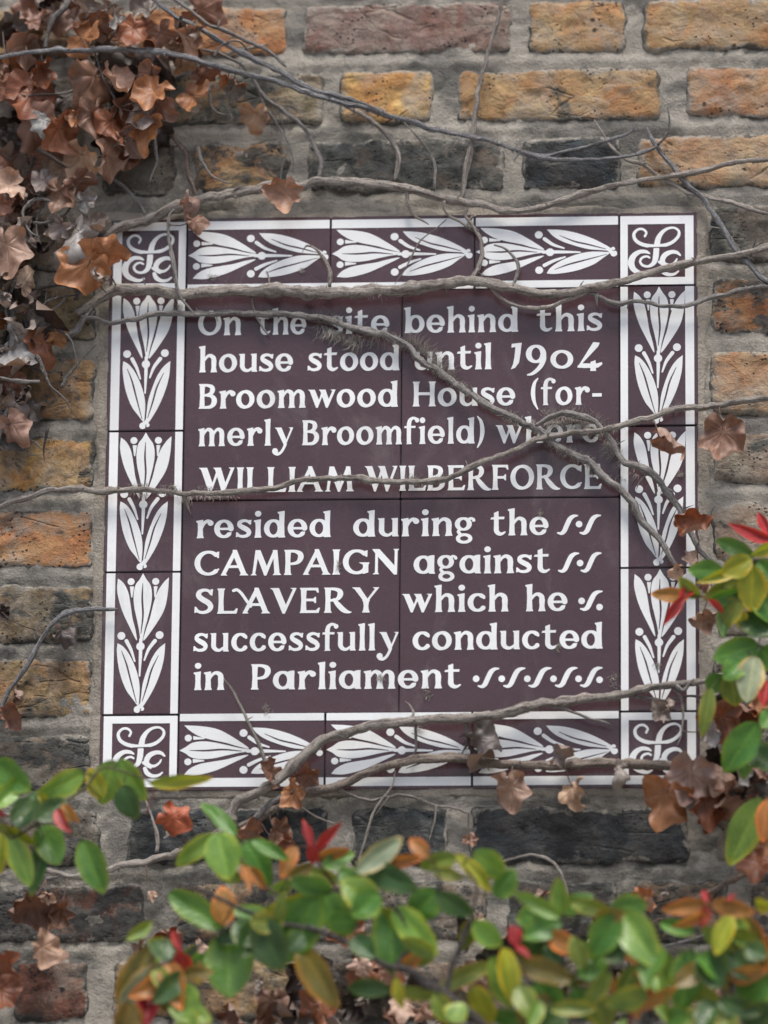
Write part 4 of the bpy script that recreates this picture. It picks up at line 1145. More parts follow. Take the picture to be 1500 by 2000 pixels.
fz = ivy('fuzzy', 'thin fuzzy ivy stem running diagonally over the lettering from left to lower right',
    [(158, 618), (185, 622), (215, 630), (245, 628), (275, 621), (300, 616), (350, 612), (400, 614), (450, 611), (500, 613), (560, 614), (610, 619), (645, 628),
     (680, 638), (730, 650), (765, 658), (795, 675), (815, 698), (845, 720), (880, 742), (920, 772), (970, 800), (1010, 818), (1050, 840), (1085, 868),
     (1120, 890), (1155, 905), (1185, 935), (1215, 962), (1238, 985), (1250, 1012), (1275, 1040), (1295, 1062), (1310, 1090), (1325, 1112)],
    [18, 14, 14, 16, 18, 18, 16, 18], [7, 11, 11, 12, 13, 14, 14, 13, 9], GREY, [
     ([(1046, 832), (1062, 820), (1085, 808), (1110, 804), (1140, 812), (1165, 828), (1185, 850), (1200, 878), (1222, 903), (1255, 915), (1280, 932), (1300, 955), (1318, 980), (1332, 1005),
       (1345, 1030), (1362, 1065), (1375, 1085), (1398, 1104)], 22, [8, 11, 12, 13, 12, 10], GREY, [(0, .5)]),
     ([(1280, 930), (1262, 928), (1250, 940), (1243, 955)], 22, [4, 3], GREY),
     ([(1333, 1005), (1340, 993), (1355, 986)], 22, [5, 2], DARKB),
    ], hair=[(.40, .80)], hl=0.007, hd=4)

tufts(fz, [(640, 632, 110, 34, 90, 26), (660, 628, 70, 24, 50, 20), (655, 645, 250, 34, 110, 40), (700, 655, 265, 32, 90, 34), (690, 640, 80, 22, 40, 20), (690, 665, 215, 30, 60, 14),
    (805, 672, 75, 30, 70, 16), (830, 695, 55, 38, 110, 26), (858, 722, 60, 40, 110, 24), (880, 738, 70, 24, 50, 14), (905, 760, 65, 18, 40, 16), (940, 785, 60, 16, 40, 20),
    (790, 672, 235, 22, 40, 16), (1080, 812, 100, 18, 60, 30), (1120, 806, 85, 22, 60, 26), (1165, 828, 60, 26, 70, 18), (1075, 822, 268, 26, 110, 30), (1125, 816, 262, 34, 160, 44),
    (1150, 835, 235, 30, 80, 24), (1195, 868, 240, 34, 90, 16), (1160, 915, 235, 20, 50, 14), (1215, 940, 80, 14, 24, 14), (985, 812, 240, 12, 30, 16), (1240, 925, 240, 14, 20, 10), (520, 608, 80, 12, 26, 12), (1150, 912, 60, 14, 30, 14)])

cr = ivy('cross', 'thin pale ivy stem waving across the name line and rising to the right edge',
    [(-20, 996), (0, 990), (20, 982), (50, 972), (90, 960), (120, 957), (150, 955), (200, 958), (240, 957), (280, 957), (330, 962), (365, 965), (400, 962), (440, 963),
     (500, 958), (540, 952), (580, 940), (620, 933), (680, 932), (720, 936), (770, 942), (810, 940), (850, 939), (880, 932), (910, 918), (950, 899), (990, 887),
     (1040, 862), (1090, 848), (1150, 842), (1200, 836), (1240, 824), (1280, 812), (1320, 800), (1370, 794), (1430, 786), (1470, 780), (1510, 778)],
    [8, 10, 20, 20, 22, 20, 26, 26, 20, 14], [10, 11, 11, 10, 11, 11, 10, 10, 12, 12, 11], TAN_, [
     ([(362, 965), (366, 985), (375, 1008)], [18, 10], [5, 5, 2], PALE),
    ], hair=[(.20, .28), (.30, .34), (.42, .58), (.75, .84)], hl=0.006, hd=2)
tufts(cr, [(600, 940, 80, 14, 60, 22), (690, 934, 85, 10, 40, 22), (805, 938, 85, 16, 70, 16), (855, 936, 90, 12, 40, 20), (820, 945, 265, 12, 40, 24), (365, 968, 250, 26, 60, 12), (345, 960, 110, 12, 40, 14),
    (405, 968, 268, 14, 70, 30), (270, 952, 95, 12, 50, 16), (275, 965, 260, 14, 50, 14), (1240, 830, 90, 14, 40, 16), (1330, 796, 110, 12, 40, 20), (440, 968, 265, 12, 50, 20)])

ivy('lowerbig', 'stout grey ivy stem rising from lower left over the bottom border of the plaque',
    [(455, 1606), (455, 1585), (468, 1562), (510, 1545), (545, 1522), (575, 1495), (610, 1462), (640, 1442), (680, 1429), (730, 1418), (780, 1411), (840, 1406),
     (900, 1402), (950, 1398), (1000, 1390), (1040, 1379), (1080, 1371), (1130, 1366), (1180, 1361), (1220, 1356), (1260, 1345), (1300, 1338),
     (1335, 1337), (1370, 1332), (1400, 1322), (1430, 1318)], [20, 26, 30, 26, 26, 26, 34], [16, 18, 19, 18, 18, 18, 17, 16, 14, 10], TAN_, [
     ([(1078, 1378), (1100, 1384), (1125, 1394), (1150, 1403), (1175, 1408), (1195, 1416)], [26, 24], [7, 6, 6, 3], GREY),
     ([(795, 1410), (808, 1395), (802, 1380), (790, 1369)], [26, 22], [6, 5, 2], PALE),
     ([(812, 1412), (812, 1440), (812, 1465), (800, 1485)], [20, 12], [5, 5, 3], GREY),
     ([(905, 1402), (910, 1425), (912, 1450), (903, 1470)], [20, 14], [9, 7, 5], GREY),
     ([(1220, 1358), (1250, 1362), (1280, 1366), (1310, 1368), (1340, 1360), (1370, 1362), (1410, 1372), (1450, 1372), (1490, 1375)], [22, 18, 26], [8, 6, 5, 7, 7], GREY),
     ([(1315, 1345), (1328, 1358), (1334, 1385), (1334, 1415), (1330, 1440), (1322, 1458)], 24, [5, 4, 4, 3], PALE),
     ([(1320, 1340), (1335, 1350), (1345, 1335), (1355, 1325)], 34, [10, 8, 5], GREY),
     ([(500, 1600), (520, 1580), (545, 1560), (560, 1548)], [16, 22], [14, 12, 10], GREY),
    ])

ivy('lowerflat', 'flaking ivy stem lying flat along the bottom border tiles beneath the stout one',
    [(470, 1620), (500, 1600), (540, 1575), (575, 1552), (610, 1544), (650, 1538), (680, 1525), (715, 1508), (755, 1497), (800, 1487), (850, 1482), (900, 1481), (940, 1488), (980, 1494),
     (1030, 1492), (1080, 1496), (1120, 1492), (1160, 1490), (1200, 1490), (1240, 1492), (1280, 1494), (1330, 1500), (1400, 1494), (1450, 1480)],
    [12, 14, 20, 20, 18, 20], [18, 17, 15, 15, 17, 18, 17, 18, 16, 14, 12], (0.25, 0.205, 0.17), [
     ([(772, 1505), (765, 1535), (745, 1562), (728, 1590), (715, 1630), (700, 1690)], [16, 8], [3, 4, 5, 4], PALE),
     ([(760, 1555), (745, 1575), (732, 1592)], [10, 8], [3, 3], PALE),
     ([(945, 1490), (955, 1505)], [20, 20], [5, 3], PALE),
     ([(660, 1540), (690, 1555), (725, 1562), (765, 1554), (800, 1555), (850, 1572), (885, 1578), (915, 1590)], [10, 5, 6], [7, 6, 6, 5, 4], TAN_),
     ([(852, 1573), (850, 1600), (843, 1625), (838, 1645)], [8, 6], [4, 4, 2], PALE),
     ([(580, 1570), (600, 1585), (635, 1603), (660, 1612)], [8, 6], [4, 4, 3], PALE),
    ])

HUG = 1.0
ivy('upper', 'long slender ivy stem sweeping from the upper left leaves down to the upper right brick',
    [(-20, 116), (0, 113), (30, 106), (70, 102), (120, 98), (170, 96), (220, 95), (270, 97), (310, 102), (350, 110), (400, 124), (450, 136), (500, 148), (550, 163),
     (600, 180), (650, 194), (700, 207), (745, 220), (780, 233), (830, 248), (880, 258), (920, 266), (960, 276), (1000, 291), (1040, 303), (1080, 311), (1130, 312),
     (1180, 311), (1230, 304), (1270, 292), (1288, 282)], [60, 60, 50, 35, 24, 18, 16, 14], [8, 9, 10, 11, 10, 12, 11, 9, 8, 6, 6], BLUEG, [
     ([(1285, 284), (1300, 268), (1308, 245), (1306, 222), (1302, 210)], 14, [6, 5, 3, 1.5], DARKB),
     ([(1000, 291), (1040, 303), (1075, 303), (1110, 294), (1160, 283), (1200, 272), (1232, 258), (1242, 238)], 16, [7, 7, 6, 5], BLUEG),
     ([(90, 95), (95, 60), (105, 35), (125, 18), (140, 0)], [50, 40], [8, 9, 12], DARKB),
     ([(395, 98), (430, 104), (470, 125), (480, 140)], [30, 30], [5, 6, 5], GREY),
    ], hair=[(.58, .80)], hl=0.006)

ivy('upperpair', 'straight ivy stem slanting down from the top edge to meet the slender sweeping stem',
    [(285, -20), (310, 8), (340, 30), (375, 48), (420, 72), (460, 98), (500, 118), (540, 138), (580, 160), (620, 177), (670, 192), (710, 205), (750, 220)],
    [50, 40, 24], [8, 9, 10, 10, 9], BLUEG, [
     ([(305, -20), (345, 0), (385, 30), (410, 48), (430, 55), (460, 70), (500, 88), (530, 105), (560, 130)], [40, 36, 22], [5, 6, 8, 8, 6], GREY),
     ([(442, 105), (470, 96), (500, 92), (522, 86)], [26, 22], [5, 4], PALE),
     ([(425, 52), (428, 42), (432, 36)], 40, [4, 2], PALE),
    ])

HUG = 0.66
ivy('rightslant', 'blue grey ivy stem slanting steeply down the bricks right of the plaque',
    [(1262, 250), (1275, 275), (1290, 298), (1315, 325), (1345, 362), (1375, 392), (1400, 425), (1420, 460), (1445, 495), (1470, 522), (1485, 542), (1510, 560)],
    [10, 14, 20], [5, 8, 10, 11, 11, 11], BLUEG, [
     ([(1385, 443), (1400, 445), (1412, 447)], [14, 16], [3, 3], PALE),
     ([(1465, 500), (1472, 480), (1477, 462)], [18, 22], [6, 2], DARKB),
    ])
ivy('rightcross', 'thin wiry ivy stem crossing the upper right corner below two others',
    [(1160, 235), (1175, 258), (1192, 285), (1210, 303), (1232, 316), (1255, 322), (1285, 342), (1320, 362), (1345, 378), (1375, 384), (1400, 392), (1430, 396), (1465, 408), (1510, 418)],
    [8, 10, 12], [3, 5, 7, 7, 8, 6], PALE, [
     ([(1345, 378), (1340, 388), (1345, 398)], 10, [5, 3], GREY)], hair=[(.55, .85)], hl=0.010)
ivy('leftloop', 'bare curved ivy shoot at the left edge whose tip touches the plaque border',
    [(0, 1392), (6, 1368), (22, 1342), (45, 1312), (62, 1280), (80, 1252), (98, 1225), (115, 1205), (140, 1194), (170, 1190), (200, 1188), (232, 1190)],
    [8, 14, 18, 16], [9, 9, 8, 9, 7], BLUEG, [
     ([(70, 1250), (66, 1235), (80, 1215)], 10, [3, 2], GREY),
     ([(134, 1202), (138, 1218), (133, 1230), (118, 1240)], 8, [3, 2], PALE)], hair=[(.25, .5), (.6, .9)], hl=0.008, hd=2)
ivy('needle', 'slim straight twig pointing up at the last line of lettering',
    [(520, 1495), (505, 1455), (485, 1412), (470, 1380), (455, 1350), (437, 1325)], [30, 30, 20], [8, 7, 6, 5, 3], (0.27, 0.26, 0.23), wob=0.2)
ivy('lowleft', 'pale weathered ivy stem slanting through the shadow under the lower left corner',
    [(60, 1690), (100, 1705), (150, 1712), (205, 1702), (250, 1688), (300, 1678), (345, 1664), (390, 1645), (425, 1625), (455, 1600)], [14, 18, 22], [10, 12, 12, 13, 12], PALE, [
     ([(306, 1665), (307, 1640), (300, 1610), (290, 1580), (278, 1550)], [16, 10], [7, 6, 5, 3], PALE),
     ([(90, 1718), (130, 1708), (170, 1702)], [14, 14], [7, 5], GREY)])
ivy('lowright', 'brown ivy stem slanting up to the right edge across the lower right bricks',
    [(1255, 1812), (1290, 1800), (1330, 1778), (1370, 1752), (1410, 1728), (1450, 1710), (1510, 1690)], [14, 18], [10, 12, 11, 12], (0.27, 0.20, 0.16), [
     ([(1290, 1852), (1330, 1840), (1390, 1825), (1440, 1810)], 12, [5, 7, 5], GREY)])
ivy('arch', 'thin hairy ivy shoot arching over the pale mortar below the plaque',
    [(960, 1690), (1000, 1678), (1040, 1670), (1075, 1680), (1092, 1700), (1102, 1725), (1110, 1752)], 12, [4, 5, 6, 5], PALE, [], hair=[(.2, .6)], hl=0.006, hd=3)
ivy('upleft', 'brown ivy stem running beneath the dead leaves at the left edge',
    [(-20, 270), (10, 276), (40, 282), (70, 290), (100, 306), (125, 322), (150, 342)], [22, 18], [9, 9, 8, 7], (0.16, 0.13, 0.115), [
     ([(5, 420), (25, 412), (45, 400), (72, 388)], [14, 22], [6, 6, 4], (0.2, 0.14, 0.11)),
     ([(52, 430), (75, 431), (95, 433), (112, 440)], [16, 20], [4, 4], GREY),
     ([(130, 500), (126, 520), (120, 545), (108, 580)], [22, 16], [4, 3], PALE),
     ([(55, 340), (62, 322), (68, 305)], [20, 20], [5, 9], DARKB),
     ([(88, 600), (90, 575), (92, 563)], 14, [2, 1.5], PALE),
     ([(50, 712), (75, 724), (100, 728), (120, 712), (131, 695)], [16, 12], [5, 4, 2], GREY),
     ([(20, 850), (40, 875), (60, 888), (82, 888)], [16, 12], [4, 4, 2], GREY),
     ([(42, 850), (65, 862), (80, 875), (95, 886)], [16, 12], [3, 3, 2], TAN_),
     ([(5, 540), (15, 510), (20, 560), (28, 600), (18, 650), (22, 720), (15, 800), (10, 850), (0, 880)], [18, 22, 18], [6, 9, 9, 8], DARKB)])

# tangle of dry side twigs in the left clump
rw = random.Random(19)
tang = []
for i in range(26):
    x, y = (rw.uniform(-10, 120), rw.uniform(330, 860)) if i < 17 else (rw.uniform(60, 420), rw.uniform(10, 300))
    a = rw.uniform(0, 6.28); pts = [(x, y)]; tw = rw.uniform(-.7, .7)
    for k in range(rw.randint(3, 6)):
        a += tw + rw.uniform(-.35, .35); x += math.cos(a) * 22; y += math.sin(a) * 22; pts.append((x, y))
    if max(p[0] for p in pts) > 190 and i < 17: continue
    tang.append((pts, [rw.uniform(20, 60), rw.uniform(20, 70)], [rw.uniform(4, 8), rw.uniform(2, 4)], rw.choice([GREY, DARKB, TAN_, DARKB])))
HUG = 0.9
ivy('tangle', 'tangled dry ivy stem with many curling twigs down the left edge of the picture',
    [(-15, 320), (10, 380), (0, 440), (22, 500), (10, 560), (30, 630), (12, 700), (24, 770), (4, 840), (-15, 900)], [20, 30, 24], [12, 10, 11, 9], (0.16, 0.14, 0.13), tang)
# ------------------------------------------------------------------ leaves
def wrap_vein(name, vs, fs, attrs):
    me = mesh(name, vs, fs)
    for k, vals in attrs.items():
        a = me.attributes.new(k, 'FLOAT', 'POINT'); a.data.foreach_set('value', vals)
    return me

def ivy_leaf_mesh(sd, curl, curl2, cup, lobes=5, shrivel=0.0):
    r = random.Random(sd)
    NA, NR = 60, 7
    la = {5: [0, 1.0, -1.0, 2.05, -2.05], 3: [0, 1.15, -1.15]}[lobes]
    la = [a + r.uniform(-.1, .1) for a in la]
    am = [0.29, 0.17, 0.17, 0.09, 0.09][:len(la)] if lobes == 5 else [0.34, 0.16, 0.16]
    am = [a * r.uniform(.55, 1.3) if k else a * r.uniform(.9, 1.3) for k, a in enumerate(am)]
    vs = []; vein = []; fs = []
    def rad(a):
        v = 0.345 + sum(m * math.exp(-abs(math.remainder(a - c, 2 * math.pi) / 0.40) ** 1.7) for m, c in zip(am, la))
        v *= 1 - 0.50 * math.exp(-(math.remainder(a - math.pi, 2 * math.pi) / 0.28) ** 2)
        return v * (1 + 0.03 * math.sin(a * 9 + sd) + 0.05 * float(fbm(a * 2.2 + sd * 5, sd, 3, 3)))
    def deform(x, y, rr):
        z = cup * (x * x + y * y)
        for k, c in enumerate(la):
            d = abs(math.remainder(math.atan2(y, x + 1e-6) - c, 2 * math.pi))
            z += -0.022 * rr * math.exp(-(d / 0.12) ** 2)
        z += 0.30 * rr * float(fbm(x * 2.6 + sd * 3, y * 2.6 + sd, 7, 3)) + 0.05 * rr ** 3 * math.sin(math.atan2(y, x + 1e-6) * 7 + sd)
        z += shrivel * 0.20 * rr * float(fbm(x * 5 + sd * 3, y * 5 + sd, 9, 2))
        if abs(curl) > 1e-3:
            a = y * curl; R = 1 / curl
            y2 = math.sin(a) * (R - z); z2 = R - math.cos(a) * (R - z); y, z = y2, z2
        if abs(curl2) > 1e-3:
            a = x * curl2; R = 1 / curl2
            x2 = math.sin(a) * (R - z); z2 = R - math.cos(a) * (R - z); x, z = x2, z2
        return x, y, z
    vs.append(deform(0, 0, 0)); vein.append(0.8)
    for i in range(1, NR + 1):
        f = i / NR
        for j in range(NA):
            a = 2 * math.pi * j / NA
            q = rad(a) * f
            vs.append(deform(q * math.cos(a), q * math.sin(a), f))
            d = min(abs(math.remainder(a - c, 2 * math.pi)) for c in la)
            vein.append(max(0.0, 1 - d / 0.13) * (1 - .5 * f))
    for j in range(NA):
        k = (j + 1) % NA
        fs.append((0, 1 + j, 1 + k))
        for i in range(NR - 1):
            a, b = 1 + i * NA, 1 + (i + 1) * NA
            fs.append((a + j, b + j, b + k, a + k))
    return wrap_vein('leaf', vs, fs, {'vein': vein})

IV = {
 'flat': [ivy_leaf_mesh(s, c, d, .15) for s, c, d in ((1, 1.9, .9), (2, -2.1, 1.0), (3, 2.2, -1.2), (4, -1.1, 2.0), (5, 2.5, .8), (6, -1.7, -1.6), (7, 1.3, 2.2), (8, 1.5, 1.2), (9, -1.2, 1.4))],
 'curl': [ivy_leaf_mesh(s, c, d, .3, l) for s, c, d, l in ((11, 2.4, .8, 5), (12, -2.6, .7, 5), (13, 2.0, 1.8, 3), (14, -2.2, -1.4, 5), (15, 3.2, .4, 3))],
 'fold': [ivy_leaf_mesh(s, c, d, .2, l) for s, c, d, l in ((21, -1.0, 2.4, 3), (22, 1.2, 2.8, 5), (23, .5, -2.6, 5))],
 'shriv': [ivy_leaf_mesh(s, c, d, .5, l, 1.0) for s, c, d, l in ((31, 5.2, 1.2, 5), (32, -5.6, 2.0, 3), (33, 4.2, 3.4, 5), (34, -4.6, -2.6, 5))],
}
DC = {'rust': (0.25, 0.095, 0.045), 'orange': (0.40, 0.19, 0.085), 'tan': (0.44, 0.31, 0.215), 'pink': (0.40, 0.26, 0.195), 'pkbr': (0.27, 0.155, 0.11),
      'brown': (0.20, 0.105, 0.07), 'grey': (0.27, 0.245, 0.23), 'silv': (0.34, 0.345, 0.35), 'dark': (0.035, 0.025, 0.022), 'dkgr': (0.12, 0.11, 0.105),  # 'dark' has the shade of the gaps between leaves put into its colour
      'red': (0.45, 0.12, 0.05), 'pale': (0.62, 0.47, 0.38), 'mauve': (0.31, 0.215, 0.185)}
rl = random.Random(42)

def near_stem(key, p):
    root, pos = STEMS[key]
    b = min(pos, key=lambda q: (q[0] - p).length)
    return root, b

def dead_leaf(cx, cy, size, ang, kind, col, depth=30, key=None, tilt=None, roll=None, asp=1.0, petiole=True):
    """centre (px), size = length in px, ang = direction of the tip in the picture (degrees, -90 = down)"""
    c = P(cx, cy, depth / 1000)
    V = (CAM - c).normalized()
    a = math.radians(ang)
    x = RIGHT * math.cos(a) + UP * math.sin(a)
    x = (x - V * x.dot(V)).normalized()
    y = V.cross(x)
    R = Matrix((x, y, V)).transposed()
    ti = rl.uniform(-42, 42) if tilt is None else tilt
    ro = rl.uniform(-45, 45) if roll is None else roll
    R = R @ Matrix.Rotation(math.radians(ti), 3, 'Y') @ Matrix.Rotation(math.radians(ro), 3, 'X')
    s = size * MMPX * {'flat': 0.90, 'curl': 0.99, 'fold': 0.99, 'shriv': 1.1}[kind]
    me = rl.choice(IV[kind])
    mw = Matrix.Translation(c) @ R.to_4x4() @ Matrix.Diagonal((s, s * asp, s, 1))
    if key is None:
        key = min(STEMS, key=lambda k: min((q[0] - c).length for q in STEMS[k][1][::4]))
    root, b = near_stem(key, c)
    kk = rl.uniform(.85, 1.15); cc = tuple(min(1, k * kk * rl.uniform(.97, 1.03)) for k in DC[col])
    o = place('leaf', me, M_DEAD, root, cc, mw)
    if petiole:
        p0 = mw @ Vector((-0.05, 0, 0)); d = b[0] - p0
        if 0.004 < d.length < 0.07:
            mid = p0 + d * 0.5 + V * 0.004 + Vector((0, 0, -0.003))
            pm, _ = tube_mesh('petiole', [(p0, .0006), (mid, .0006), (b[0], .0009)], seg=5, step=.006, sd=rl.random() * 50, rough=.05, taper_ends=False)
            place('petiole', pm, M_BARK, root, (0.2, 0.13, 0.1))
    return o

